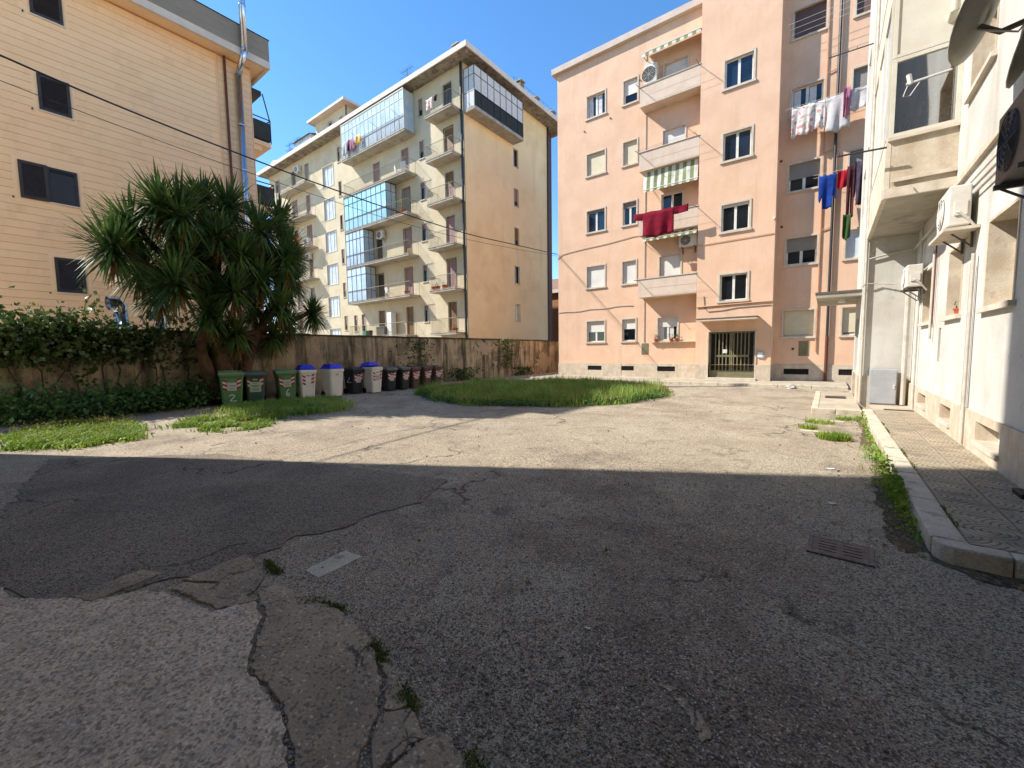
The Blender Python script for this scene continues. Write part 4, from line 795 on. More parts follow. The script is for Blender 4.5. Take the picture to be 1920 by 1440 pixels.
# goods on the ground floor terrace
tag(MB().box(-29.0, -28.4, 21.2, 21.7, 2.95, 4.85).build('refrigerator', 'plastic_white', bevel=.02), 'white tall cupboard on the ground floor balcony above the wall', 'cupboard')
tag(MB().box(-30.2, -29.1, 21.0, 21.5, 2.95, 3.75).build('crate_pile', 'steel', bevel=.02), 'grey box on the ground floor balcony left of the white cupboard', 'box')
for k, u in enumerate((-32.0, -31.5, -31.0)): tag(MB().loft([[(u+.18*s*math.cos(t*6.283/12), 21.0+.18*s*math.sin(t*6.283/12), 2.95+zz) for t in range(12)] for s, zz in ((.8, 0), (1, .5), (1.05, .52), (.5, .53))]).build('bucket', ('teal', 'bingreen', 'grey_and_shade')[k]), ('pale teal bucket', 'green bucket', 'dark bucket')[k]+' on the ground floor balcony above the wall', 'bucket')
# ------------------------------------------------------------------ air conditioners (used on several buildings)
def air_conditioner(c, face, w, h, dp, lab, casing='ac', bracket=True, tilt=0):
    """outdoor unit; c = centre of its back at the bottom, face = 'S','W','E'"""
    A = thing('air_conditioner', lab, 'air conditioner', c, rz={'S': 0, 'W': -math.pi/2, 'E': math.pi/2}[face])
    MB().box(-w/2, w/2, -dp, -.06, 0, h).build('casing', casing, A, local=True, bevel=.015)
    mb = MB(); cx = -w*.12; r = h*.4; mb.tube([(cx, -dp-.004, h/2), (cx, -dp+.01, h/2)], r, 24); f = mb.build('fan_opening', 'acfan', A, local=True)
    BASE[f] = Vector((0, 0, 0)); mb = MB()
    for k in range(5):
        rr = r*(k+1)/5; mb.tube([(cx+rr*math.cos(t*6.283/20), -dp-.012, h/2+rr*math.sin(t*6.283/20)) for t in range(21)], .005, 4)
    for k in range(8): mb.tube([(cx, -dp-.012, h/2), (cx+r*math.cos(k*.785), -dp-.012, h/2+r*math.sin(k*.785))], .005, 4)
    mb.build('grille', casing, f, local=True)
    MB().box(w*.38, w*.5+.02, -dp*.8, -.1, h*.25, h*.6).build('valve_cover', casing, A, local=True)
    if bracket:
        for x in (-w*.35, w*.35):
            mb = MB(); mb.box(x-.02, x+.02, -dp-.03, 0, -.045, -.004); mb.box(x-.018, x+.018, -.03, -.002, -.3, -.046); mb.tube([(x, -.02, -.28), (x, -dp, -.03)], .012, 5)
            mb.build('bracket', 'steel', A, local=True)
    mb = MB(); mb.tube([(w*.5, -.2, h*.35), (w*.6, -.18, h*.3), (w*.62, -.1, h*.1), (w*.6, .0, -.1)], .016, 6); mb.build('refrigerant_pipe', 'greypipe', A, local=True)
    return A
air_conditioner((-5.45, 21.3, 6.35), 'S', .8, .56, .34, 'white air conditioner under the balcony with red washing')
air_conditioner((-7.3, 21.24, 14.35), 'S', .62, .85, .3, 'white boiler-sized unit on the top orange balcony', bracket=False)
air_conditioner((-29.9, 21.8, 11.0), 'S', .85, .62, .34, 'air conditioner on the cream facade beside the pale veranda')
air_conditioner((-41.0, 21.3, 12.2), 'S', .85, .65, .34, 'air conditioner next to the orange towel', bracket=False)
air_conditioner((-41.8, 21.8, 11.0), 'S', .8, .6, .34, 'air conditioner on the cream wall under the orange towel balcony')
air_conditioner((-43.2, 21.8, 19.8), 'S', .85, .62, .34, 'air conditioner high on the cream wall above the top left balcony')
# ------------------------------------------------------------------ tan sided building on the left
LB = thing('apartment_building', 'tan building with horizontal board siding and dark louvred windows on the left', 'building', (-26, 4, 0))
FB = Fr('E', -22)
mb = MB(); mb.box(-32, -22.004, -1.0, 8.96, 0, 14.85); mb.build('core_wall', 'groove', LB)
bm = MB().box(0, .028, -4.97, 4.97, 0, .249); bme = None; pitch = .2605
for k in range(56):
    z = .2+k*pitch
    if bme is None: o = bm.build('siding_board', 'tan', None, local=True); o.parent = LB; bme = o.data
    else: o = bpy.data.objects.new('siding_board', bme); link(o, LB)
    o.location = Vector((-22, 3.98, z))-BASE[LB]
mb = MB(); mb.box(-23, -21.969, 8.965, 9.0, 0, 14.85); mb.box(-32, -23.02, 8.965, 9.0, 0, 14.85); mb.build('corner_trim', 'tan_trim', LB)
def louvre(F, u0, u1, z0, z1, d, par, name='shutter', ang=True):
    mb = MB(); t = .085
    F.box(mb, u0, u0+t, d, d+.045, z0, z1); F.box(mb, u1-t, u1, d, d+.045, z0, z1); F.box(mb, u0+t, u1-t, d, d+.044, z0, z0+t*1.1); F.box(mb, u0+t, u1-t, d, d+.044, z1-t*1.1, z1)
    o = mb.build(name, 'shutter', par); n = int((z1-z0-2.2*t)/.052); mb = MB()
    for k in range(n):
        z = z0+1.1*t+(k+.5)*(z1-z0-2.2*t)/n; a, b = u0+t+.001, u1-t-.001
        mb.add([F.P(a, d+.036, z-.02), F.P(b, d+.036, z-.02), F.P(b, d+.008, z+.022), F.P(a, d+.008, z+.022), F.P(a, d+.041, z-.015), F.P(b, d+.041, z-.015), F.P(b, d+.013, z+.027), F.P(a, d+.013, z+.027)], [(0, 1, 2, 3), (7, 6, 5, 4), (0, 4, 5, 1), (2, 6, 7, 3), (0, 3, 7, 4), (1, 5, 6, 2)])
    s = mb.build('louvre_slats', 'shutter', o); s['kind'] = 'stuff'
    F.box(mb2 := MB(), u0+t+.001, u1-t-.001, d+.001, d+.006, z0+t, z1-t); mb2.build('backing', 'shutter_dark', o)
    return o
def lwin(u0, u1, z0, z1, half=False):
    b = .13; mb = MB(); d = .031
    FB.box(mb, u0-b, u0, .005, d, z0-.16, z1+b); FB.box(mb, u1, u1+b, .005, d, z0-.16, z1+b); FB.box(mb, u0+.001, u1-.001, .005, d, z1+.001, z1+b); FB.box(mb, u0+.001, u1-.001, .005, d, z0-.16, z0-.001)
    w = mb.build('window', 'tan_trim', LB)
    s0 = u0+(u1-u0)*.46 if half else u0
    FB.box(mb := MB(), s0-.03, u1+.05, .02, .085, z0-.045, z0-.003); mb.build('sill', 'fascia', w)
    if half:
        louvre(FB, u0, u0+(u1-u0)*.48, z0-.02, z1+.02, .05, w)
        mb = MB(); a = u0+(u1-u0)*.46; t = .07
        FB.box(mb, a, a+t, .032, .07, z0, z1); FB.box(mb, u1-t, u1, .032, .07, z0, z1); FB.box(mb, a+t, u1-t, .032, .069, z1-t, z1); FB.box(mb, a+t, u1-t, .032, .069, z0, z0+.04); mb.build('frame', 'shutter', w)
        FB.box(mb := MB(), a+t+.001, u1-t-.001, .029, .036, z0+.041, z1-t-.001); mb.build('insect_screen', 'shutter_dark', w)
        FB.box(mb := MB(), a+t+.002, u1-t-.002, .037, .06, z1-t-.09, z1-t-.002); mb.build('roller_box', 'black', w)
    else: louvre(FB, u0, u1, z0, z1, .032, w)
    mb = MB(); mb.tube([FB.P(u0-.17, .0, z0-.05), FB.P(u0-.17, .1, z0-.05)], .022, 6); mb.build('shutter_catch', 'black', w)
lwin(2.16, 2.94, 13.2, 14.35); lwin(2.16, 2.94, 10.07, 11.27); lwin(1.53, 2.93, 6.98, 8.18, True); lwin(2.16, 2.91, 3.86, 5.08)
# eaves box, terrace parapet and set-back storey
mb = MB(); mb.box(-31, -21.25, -1.3, 9.5, 14.86, 15.02); mb.build('eaves', 'tan_trim', LB)
mb = MB(); mb.box(-21.32, -21.18, -1.3, 9.56, 14.78, 15.08); mb.box(-31, -21.33, 9.44, 9.56, 14.78, 15.08); mb.build('fascia', 'fascia', LB)
for k, (z0, z1) in enumerate(((15.082, 15.4), (15.404, 15.72), (15.724, 16.04))):
    mb = MB(); mb.box(-21.3, -21.2, -1.3, 9.55, z0, z1); mb.box(-31, -21.302, 9.45, 9.55, z0, z1); mb.build('parapet_panel', 'parapet_grey', LB)
mb = MB(); mb.box(-21.33, -21.17, -1.3, 9.58, 16.041, 16.07); mb.box(-31, -21.335, 9.42, 9.58, 16.041, 16.07); mb.build('parapet_cap', 'darkrail', LB)
mb = MB(); mb.box(-31, -23.2, -1, 7.3, 15.03, 18.2); mb.build('top_storey', 'tan_trim', LB)
mb = MB(); mb.box(-31.3, -22.6, -1.3, 7.7, 18.2, 18.4); mb.build('top_storey_roof', 'darkrail', LB); MB().tube([(-23.1, 6.4, 15.1), (-23.1, 6.4, 18.2)], .06, 8).build('top_downpipe', 'brown', LB)
mb = MB(); mb.tube([(-21.88, 7.92, .0), (-21.88, 7.92, 14.8)], .055, 8); mb.build('downpipe', 'brown', LB)
mb = MB(); mb.tube([(-21.95, 7.6, 3), (-21.95, 7.6, 14.8)], .022, 6); mb.tube([(-21.95, 7.66, 3), (-21.95, 7.66, 14.8)], .014, 6); mb.build('thin_pipe', 'tan_trim', LB)
c = thing('steel_flue', 'shiny steel flue pipe running up the corner of the tan building', 'flue pipe', (-21.8, 8.42, 2))
MB().tube([(-21.8, 8.42, 2), (-21.8, 8.42, 14.25)], .13, 16).build('lower_pipe', 'chrome', c, smooth=True); MB().tube([(-21.8, 8.42, 14.2), (-21.02, 8.44, 14.95)], .13, 16).build('offset_bend', 'chrome', c, smooth=True); MB().tube([(-21.02, 8.44, 14.9), (-21.02, 8.44, 19.5)], .13, 16).build('upper_pipe', 'chrome', c, smooth=True)
mb = MB()
for z in (4, 6, 8, 10, 12, 14.2): mb.tube([(-21.8, 8.42, z), (-21.8, 8.42, z+.05)], .14, 16)
for z in (15.0, 16.8, 18.4): mb.tube([(-21.02, 8.44, z), (-21.02, 8.44, z+.05)], .14, 16)
mb.build('collar', 'chrome', c)
# balconies on the far side, seen past the corner
for z, lab in ((12.0, 'a'), (8.9, 'b'), (5.8, 'c')):
    mb = MB(); mb.box(-30, -22.5, 9.0, 10.0, z-.2, z); mb.box(-22.9, -22.6, 9.0, 9.6, z-.45, z-.2); o = mb.build('balcony', 'tan_trim', LB)
    mb = MB(); mb.box(-30, -22.5, 9.97, 10.0, z+.1, z+.95); mb.box(-22.53, -22.5, 9.02, 9.965, z+.1, z+.95); mb.build('balcony_screen', 'railpanel', o)
    mb = MB(); mb.tube([(-22.5, 9.0, z+1.1), (-22.5, 10.0, z+1.1), (-30, 10.0, z+1.1)], .03, 5); mb.tube([(-22.5, 10.0, z), (-22.5, 10.0, z+1.1)], .025, 5); mb.tube([(-22.5, 9.05, z), (-22.5, 9.05, z+1.1)], .025, 5); mb.build('railing', 'darkrail', o)
mb = MB(); mb.tube([(-22.6, 9.75, 14.3), (-22.5, 10.0, 13.0)], .03, 5); mb.box(-29, -22.6, 9.0, 9.7, 14.2, 14.4); mb.build('folded_awning', 'darkalu', LB)
# two steel vent cowls rising behind the garden wall
for y0, x0, s, lab in ((2.86, -16.5, 1, 'shiny steel vent cowl above the garden wall, left of the two'), (3.75, -16.5, .9, 'shiny steel vent cowl nearer the spiky tree')):
    V_ = thing('vent_cowl', lab, 'vent', (x0, y0, 0)); MB().tube([(x0, y0, 0), (x0, y0, 2.72*s+.1)], .15*s, 16).build('pipe', 'chrome', V_, smooth=True)
    MB().tube([(x0, y0-.02, 2.7*s+.1), (x0, y0, 2.86*s+.1), (x0+.03, y0-.1, 2.97*s+.1), (x0+.06, y0-.28, 2.95*s+.1)], [.15*s, .17*s, .18*s, .19*s], 16, cap=False).build('elbow', 'chrome', V_, smooth=True)
# ------------------------------------------------------------------ block behind the camera whose corner shades the yard
SB = thing('apartment_building', 'tall rendered block out of frame whose shadow covers the near yard', 'building', (-6, -7, 0))
FN = Fr('N', -1.25); FX = Fr('W', -13.1)
m = MB(); hs = [(-12+k*3.3, -10.6+k*3.3, 1.5+3.1*j, 2.9+3.1*j) for k in range(4) for j in range(6)]; FN.wall(m, -13.1, 1.2, 0, 22, hs, .2)
hx = [(-11+k*3.2, -9.6+k*3.2, 1.5+3.1*j, 2.9+3.1*j) for k in range(3) for j in range(6)]; FX.wall(m, -12, -1.25, 0, 22, hx, .2)
m.box(-12.9, 1.2, -12, -1.45, 0, 21.99); m.build('wall', 'yellow', SB)
for h in hs: window(SB, FN, *h, leaves=2, sill=False)
for h in hx: window(SB, FX, *h, leaves=2, sill=False)
# far house between the two blocks
FH = thing('far_house', 'distant ochre house glimpsed in the gap between cream and orange blocks', 'house', (-24, 46, 0))
MB().box(-34, -16, 42, 52, 0, 8.2).build('wall', 'brick', FH); MB().box(-34.4, -15.6, 41.6, 52, 8.2, 8.6).build('eaves', 'fascia', FH); MB().add([(-34.4, 41.6, 8.6), (-15.6, 41.6, 8.6), (-15.6, 52, 8.6), (-34.4, 52, 8.6), (-30, 46.8, 10.8), (-20, 46.8, 10.8)], [(0, 1, 5, 4), (1, 2, 5), (2, 3, 4, 5), (3, 0, 4)]).build('roof', 'roof', FH)
for k in range(4): MB().box(-24+k*1.8, -23+k*1.8, 41.96, 42, 5.2, 6.8).build('window', 'glasspale', FH)
# ------------------------------------------------------------------ white building on the right
WB = thing('apartment_building', 'sunlit white rendered building with stone plinth and projecting glazed bay on right', 'building', (4, 8, 0))
FW = Fr('W', 1.55); FV = Fr('S', 13.4); FVl = Fr('W', .62); FBy = Fr('S', 9.88); FBl = Fr('W', .67)
gw = [(6.75, 7.85, 1.95, 3.05), (9.03, 9.97, 1.95, 3.05), (11.1, 12.2, 1.95, 3.05), (3.9, 5.0, 1.95, 3.05)]
uw = [(8.1, 9.3, 5.15, 6.4), (5.2, 6.4, 5.15, 6.4)]
sw = [(10.3, 10.48, 1.22, 1.81)]
m = MB(); FW.wall(m, -3, 13.4, .64, 13, [h+(.3,) for h in gw+uw]+[h+(.15,) for h in sw]); m.build('wall', 'white', WB)
bw = [(6.75, 7.69, .3, .54), (9.07, 9.82, .3, .54), (11.12, 11.95, .32, .54)]
m = MB(); Fp_ = Fr('W', 1.52); Fp_.wall(m, -3, 13.4, 0, .645, [h+(.22,) for h in bw]); m.add([(1.52, -3, .645), (1.55, -3, .645), (1.55, 13.4, .645), (1.52, 13.4, .645)], [(0, 3, 2, 1)]); m.build('plinth', 'travertine', WB)
for h in bw:
    mb = MB(); Fp_.box(mb, h[0]+.002, h[1]-.002, -.215, -.2, h[2]+.002, h[3]-.002); o = mb.build('basement_window', 'glasspale' if h[0] < 7 else 'brick', WB)
    mb = MB(); Fp_.box(mb, h[0]-.02, h[1]+.02, .001, .03, h[2]-.06, h[2]-.004); mb.build('sill', 'whitestone', o)
def deep(h, F=FW, blind=.25, dp=.3):
    u0, u1, z0, z1 = h; mb = MB(); t = .035
    # stone lining of the reveal: sides, head, then sill
    F.box(mb, u0+.001, u0+t, -dp+.08, .012, z0+.001, z1-.001); F.box(mb, u1-t, u1-.001, -dp+.08, .012, z0+.001, z1-.001); F.box(mb, u0+t, u1-t, -dp+.08, .011, z1-t, z1-.001)
    o = mb.build('window', 'travertine', WB); mb = MB(); F.box(mb, u0-.06, u1+.06, .001, .06, z0-.045, z0+.02); F.box(mb, u0+t, u1-t, -dp+.08, .0005, z0+.001, z0+.02); mb.build('sill', 'whitestone', o)
    mb = MB(); s = .055; a, b = u0+t+.001, u1-t-.001
    for q in ((a, a+s), (b-s, b), ((a+b)/2-.05, (a+b)/2+.05)): F.box(mb, q[0], q[1], -dp+.01, -dp+.07, z0+.022, z1-t-.001)
    for q in ((z0+.022, z0+.022+s), (z1-t-s-.001, z1-t-.001)): F.box(mb, a+s, b-s, -dp+.012, -dp+.068, *q)
    mb.build('sash', 'alu', o)
    for c, d in ((a+s, (a+b)/2-.05), ((a+b)/2+.05, b-s)): mb = MB(); F.box(mb, c+.001, d-.001, -dp+.03, -dp+.04, z0+.08, z1-t-s-.002); mb.build('pane', 'glass', o)
    if blind: mb = MB(); F.box(mb, a, b, -dp+.072, -dp+.078, z1-t-(z1-z0)*blind, z1-t-.002); mb.build('roller_blind', 'blindwhite', o)
    return o
for k, h in enumerate(gw): deep(h, blind=(.18, .4, .3, .2)[k])
for h in uw: deep(h)
mb = MB(); FW.box(mb, 10.305, 10.475, -.145, -.13, 1.225, 1.805); mb.build('slit_window', 'glass', WB)
# far volume standing forward, with the entrance recess on its flank
m = MB(); FV.wall(m, .62, 1.62, .78, 13, []); FVl.wall(m, 13.4, 16.3, .78, 13, [(14.6, 15.6, 5.0, 6.2, .2), (14.6, 15.6, 8.0, 9.2, .2), (14.4, 15.9, .79, 2.3, .25)]); m.box(1.0, 4, 16.2, 16.3, 0, 13); m.build('far_volume', 'white', WB)
MB().box(.6, 1.6, 13.38, 13.5, 0, .79).build('far_plinth', 'travertine', WB); MB().box(.6, .7, 13.501, 14.39, 0, .789).build('far_plinth', 'travertine', WB); MB().box(.6, .7, 15.91, 16.3, 0, .79).build('far_plinth', 'travertine', WB)
for z0 in (5.0, 8.0): window(WB, FVl, 14.6, 15.6, z0, z0+1.2, rev=.18, blind=.6, bm='blindwhite', trim=0, sill=False)
mb = MB(); FVl.box(mb, 14.41, 15.89, -.24, -.2, .13, 2.29); mb.build('entrance_door', 'bronze', WB)
mb = MB(); FVl.box(mb, 13.62, 16.3, .001, .92, 2.78, 2.88); o = mb.build('canopy', 'concrete', WB); mb = MB(); FVl.box(mb, 13.6, 16.32, .003, .94, 2.881, 2.93); mb.build('canopy_edge', 'steel', o)
mb = MB(); mb.tube([(.25, 14.4, 2.78), (.25, 14.4, 2.7)], .09, 12); mb.build('lamp', 'orange_lamp', o)
# projecting bay: floor, spandrel panel, posts, glazing, upper panel
mb = MB(); mb.box(.68, 1.55, 9.89, 13.395, 4.08, 4.18); bay = mb.build('bay', 'concrete', WB)
mb = MB(); FBy.box(mb, .67, 1.548, -.05, .02, 4.06, 4.22); FBl.box(mb, 9.932, 13.39, -.05, .02, 4.06, 4.22); FBy.box(mb, .76, 1.548, .02, .06, 4.3, 4.36); mb.build('bay_edge', 'whitestone', bay)
mb = MB(); FBy.box(mb, .74, 1.548, -.06, .0, 4.222, 5.05); mb.build('spandrel', 'travertine', bay); mb = MB(); FBl.box(mb, 9.96, 13.39, -.06, .0, 4.222, 5.05); FBy.box(mb, .67, .738, -.06, .004, 4.222, 5.05); mb.build('side_spandrel', 'white_worn', bay)
def frame(F, u0, u1, z0, z1, d, t, m_, par, name='frame'):
    mb = MB(); F.box(mb, u0, u0+t, d-.06, d, z0, z1); F.box(mb, u1-t, u1, d-.06, d, z0, z1); F.box(mb, u0+t, u1-t, d-.06, d-.002, z0, z0+t); F.box(mb, u0+t, u1-t, d-.06, d-.002, z1-t, z1); return mb.build(name, m_, par)
for z0 in (5.06, 8.1):
    f = frame(FBy, .70, 1.548, z0, z0+1.28, .01, .06, 'alucream', bay, 'glazing_frame'); mb = MB(); FBy.box(mb, .762, 1.486, -.03, -.022, z0+.062, z0+1.218); mb.build('pane', 'clear', f)
    f = frame(FBy, .70, 1.548, z0+1.29, z0+2.35, .01, .05, 'alucream', bay, 'panel_frame'); mb = MB(); FBy.box(mb, .752, 1.496, -.04, -.012, z0+1.342, z0+2.298); mb.build('panel', 'alucream', f)
    for k in range(3):
        a = 9.95+k*1.15; f = frame(FBl, a, a+1.13, z0, z0+2.35, .01, .05, 'alucream', bay, 'side_frame'); mb = MB(); FBl.box(mb, a+.052, a+1.078, -.03, -.02, z0+.052, z0+2.298); mb.build('side_pane', 'blindwhite' if k else 'glasspale', f)
mb = MB(); FBy.box(mb, .69, 1.548, -.005, .05, 5.0, 5.055); mb.build('bay_sill', 'whitestone', bay)

for z0, z1 in ((7.42, 8.09), (10.46, 11.2)): MB().box(.67, 1.55, 9.88, 13.39, z0, z1).build('bay_upper_slab', 'white_worn', bay)
mb = MB(); mb.box(1.3, 1.54, 11.2, 13.3, 4.19, 7.4); mb.build('bay_inner_wall', 'blindwhite', bay)
mb = MB(); mb.tube([(1.38, 9.9, 6.68), (1.38, 9.62, 6.72)], .055, 14); mb.tube([(1.38, 9.64, 6.66), (1.38, 9.6, 6.86)], .05, 14); mb.build('flue_stub', 'alucream', bay)
pot(.88, 10.15, 5.0, .1, .16, 'potted plant behind the bay window glass', .0, 'terracotta')
P = thing('house_plant', 'spiky plant inside the bay window at lower left', 'plant', (.88, 10.15, 5.14)); mb = MB()
for k in range(9):
    a = k*.7; mb.add([(.88-.015, 10.15, 5.14), (.88+.015, 10.15, 5.14), (.88+.16*math.cos(a), 10.15+.05*math.sin(a), 5.34+.05*(k % 3))], [(0, 1, 2)])
mb.build('leaf', 'bush', P)
r_ = np.random.default_rng(4); leaf_cloud('leafy_house_plant', r_.normal(0, 1, (260, 3))*np.array([.12, .08, .2])+np.array([1.3, 10.2, 5.45]), .07, 'bush', None, r_, base=(1.3, 10.2, 5.1)); tag(bpy.context.scene.collection.objects[-1] if False else bpy.data.objects['leafy_house_plant'], 'bushy dark plant behind the bay window at lower right', 'plant')
# pipes on the white wall
def pipe(pts, r, m_, par=WB, name='wall_pipe'): return MB().tube(pts, r, 8).build(name, m_, par)
pipe([(1.5, 8.23, .15), (1.5, 8.23, 2.72)], .022, 'greypipe'); pipe([(1.5, 8.30, .6), (1.5, 8.30, 2.6)], .012, 'brown'); pipe([(1.5, 10.95, 1.63), (1.5, 10.95, 3.25)], .022, 'greypipe'); pipe([(1.5, 10.8, 1.9), (1.5, 10.8, 3.6)], .012, 'brown')
pipe([(1.5, 12.4, .13), (1.5, 12.4, 4.05)], .02, 'greypipe'); pipe([(1.42, 13.2, .13), (1.42, 13.2, 2.8)], .05, 'greypipe'); pipe([(.66, 13.34, .13), (.66, 13.34, 12)], .03, 'greypipe'); pipe([(.7, 13.35, 3.6), (1.1, 13.35, 3.68), (1.5, 13.3, 3.72), (1.5, 11, 3.75), (1.5, 9, 3.7)], .022, 'greypipe')
pipe([(.6, 13.36, 2.95), (.66, 13.3, 3.02), (.9, 13.34, 3.0), (1.2, 13.3, 2.95)], .014, 'greypipe', name='loose_cable')
pipe([(1.0, 9.83, 4.2), (1.05, 9.82, 4.1)], .01, 'greypipe')
mb = MB(); FW.box(mb, 5.5, 9.8, .001, .05, 3.98, 4.06); mb.build('string_course', 'travertine', WB)
for k in range(3): pipe([(1.5, 9.8, 3.78-.1*k), (1.5, 5.4, 3.7-.1*k)], .012, 'greypipe', name='wall_cable')
# drying rods
for (a, b, lab) in (((.67, 9.7, 4.86), (-.0, 9.7, 4.9), 'iron drying rod sticking out left of the bay spandrel'), ((.62, 14.0, 8.9), (-.25, 14.0, 8.92), 'upper iron drying rod by the far corner')):
    t_ = thing('drying_rod', lab, 'drying rod', b); MB().tube([a, b], .016, 6).build('rod', 'darkrail', t_); mb = MB()
    for k in range(4): p = Vector(b).lerp(Vector(a), k/5+.05); mb.tube([p, p+Vector((0, 0, .06))], .006, 4)
    mb.build('hook', 'darkrail', t_)
# the units on this wall
air_conditioner((1.54, 8.78, 3.15), 'W', .75, .54, .28, 'white air conditioner on a shelf above the middle ground floor window')
air_conditioner((1.54, 12.25, 2.72), 'W', .7, .45, .3, 'weathered air conditioner in the corner above the grey cabinet')
air_conditioner((1.54, 5.5, 2.95), 'W', .85, .62, .36, 'air conditioner with shade painted into its casing, high at the right edge of the picture', casing='grey_and_shade')  # dark casing colour stands in for the block's shadow on the unit
tag(MB().box(1.2, 1.545, 8.25, 9.3, 3.06, 3.1).build('wall_shelf', 'whitestone'), 'pale stone shelf under the white air conditioner', 'shelf')
# satellite dish with its feed arm
SD = thing('satellite_dish', 'large beige satellite dish on a steel arm beside the glazed bay', 'satellite dish', (1.5, 6.6, 4.6))
dish(SD, (1.12, 6.75, 4.98), (-.86, .32, .42), .42, 'dish')
MB().tube([(1.15, 6.72, 4.85), (1.3, 6.7, 4.72), (1.54, 6.6, 4.72)], .028, 8).build('wall_arm', 'steel', SD); MB().tube([(1.0, 6.95, 4.60), (.62, 6.95, 4.58)], .014, 6).build('feed_arm', 'plastic_white', SD)
MB().tube([(.66, 6.95, 4.57), (.64, 6.95, 4.68)], .024, 8).build('feed_horn', 'plastic_white', SD)
MB().tube([(.64, 6.95, 4.58), (.6, 6.95, 4.45), (.66, 6.95, 4.44), (.74, 6.95, 4.57)], .005, 5).build('cable', 'plastic_white', SD); MB().tube([(1.15, 6.7, 4.8), (1.4, 6.6, 4.62), (1.54, 6.3, 4.75)], .01, 5).build('cable', 'greypipe', SD)
D2 = thing('satellite_dish', 'second satellite dish cut off by the right edge of the picture', 'satellite dish', (1.5, 5.6, 4.0)); dish(D2, (1.3, 5.75, 4.2), (-.9, .2, .3), .42, 'dish'); MB().tube([(1.32, 5.75, 4.15), (1.54, 5.7, 4.0)], .028, 8).build('wall_arm', 'steel', D2)
# cabinet in the corner
CB = thing('utility_cabinet', 'grey steel utility cabinet standing in the corner of the white building', 'cabinet', (1.07, 13.25, .12)); MB().box(.82, 1.31, 13.15, 13.36, .12, .95).build('body', 'cabinet', CB, bevel=.006); MB().box(.835, 1.295, 13.135, 13.149, .15, .925).build('door', 'cabinet', CB, bevel=.004); mb = MB(); mb.box(1.245, 1.275, 13.125, 13.134, .5, .6); mb.build('lock', 'plastic_white', CB)
mb = MB(); mb.box(1.255, 1.265, 13.12, 13.1245, .52, .54); mb.box(1.255, 1.265, 13.12, 13.1245, .56, .58); mb.build('keyhole', 'black', CB)
pot(1.66, 9.72, 1.975, .075, .12, 'terracotta pot with a small plant on the middle window ledge', .1, n=18)
# ------------------------------------------------------------------ garden wall
GW = thing('garden_wall', 'stained weathered plaster garden wall behind the row of bins', 'wall', (-15.65, 12, 0))
yy = np.linspace(-1.1, 26, 90); zz = np.linspace(0, 2.2, 12); rw = np.random.default_rng(8)
V = []; 
for a in yy:
    for b in zz: V.append((-15.5+rw.normal(0, .012), a, b))
n = len(zz); F = [(i*n+j, (i+1)*n+j, (i+1)*n+j+1, i*n+j+1) for i in range(len(yy)-1) for j in range(n-1)]
mb = MB(); mb.add(V, F); mb.box(-15.8, -15.54, -1.1, 26, 0, 2.2); mb.build('masonry', 'wall', GW, smooth=True)
for k in range(27): mb = MB(); mb.box(-15.86, -15.44+rk.uniform(-.02, .02), -1.1+k, -1.1+k+.99, 2.2, 2.27+rk.uniform(-.01, .015)); mb.build('coping_stone', 'wall_cap', GW, bevel=.012)
for c, w, h in (((17.7, 1.7), 1.0, .45), ((24.0, .75), 1.25, .8)):
    pts = [(-15.463, c[0]+w*math.cos(t*6.283/22)*f_, max(.05, c[1]+h*math.sin(t*6.283/22)*f_)) for t in range(22) for f_ in [.75+.3*math.sin(t*2.1+c[0])*math.sin(t*.9)+rk.uniform(-.14, .14)]]
    mb = MB(); mb.add(pts+[(-15.52, p[1], p[2]) for p in pts], [tuple(range(22))]+[(i, i+22, (i+1) % 22+22, (i+1) % 22) for i in range(22)]); mb.build('plaster_patch', 'plaster_patch', GW)
# ------------------------------------------------------------------ wheelie bins
def stroke(par, pts, w, y, m_, name):
    mb = MB()
    for i in range(len(pts)-1):
        a = Vector((pts[i][0], pts[i][1])); b = Vector((pts[i+1][0], pts[i+1][1])); d = (b-a).normalized()*w*.5; n_ = Vector((-d.y, d.x)); a -= d*.6; b += d*.6
        q = [a-n_, b-n_, b+n_, a+n_]; mb.add([(v.x, y-.0006*(i % 2), v.y) for v in q]+[(v.x, y+.004, v.y) for v in q], [(0, 1, 2, 3), (7, 6, 5, 4), (0, 4, 5, 1), (2, 6, 7, 3), (0, 3, 7, 4), (1, 5, 6, 2)])
    return mb.build(name, m_, par, local=True)
TWO = [(-.07, .2), (-.03, .24), (.03, .235), (.055, .2), (.03, .16), (-.06, .06), (-.02, .05), (.1, .052)]
SIX = [(.03, .27), (-.02, .22), (-.045, .14), (-.035, .08), (.0, .055), (.04, .075), (.045, .12), (.02, .15), (-.02, .14), (-.04, .11)]
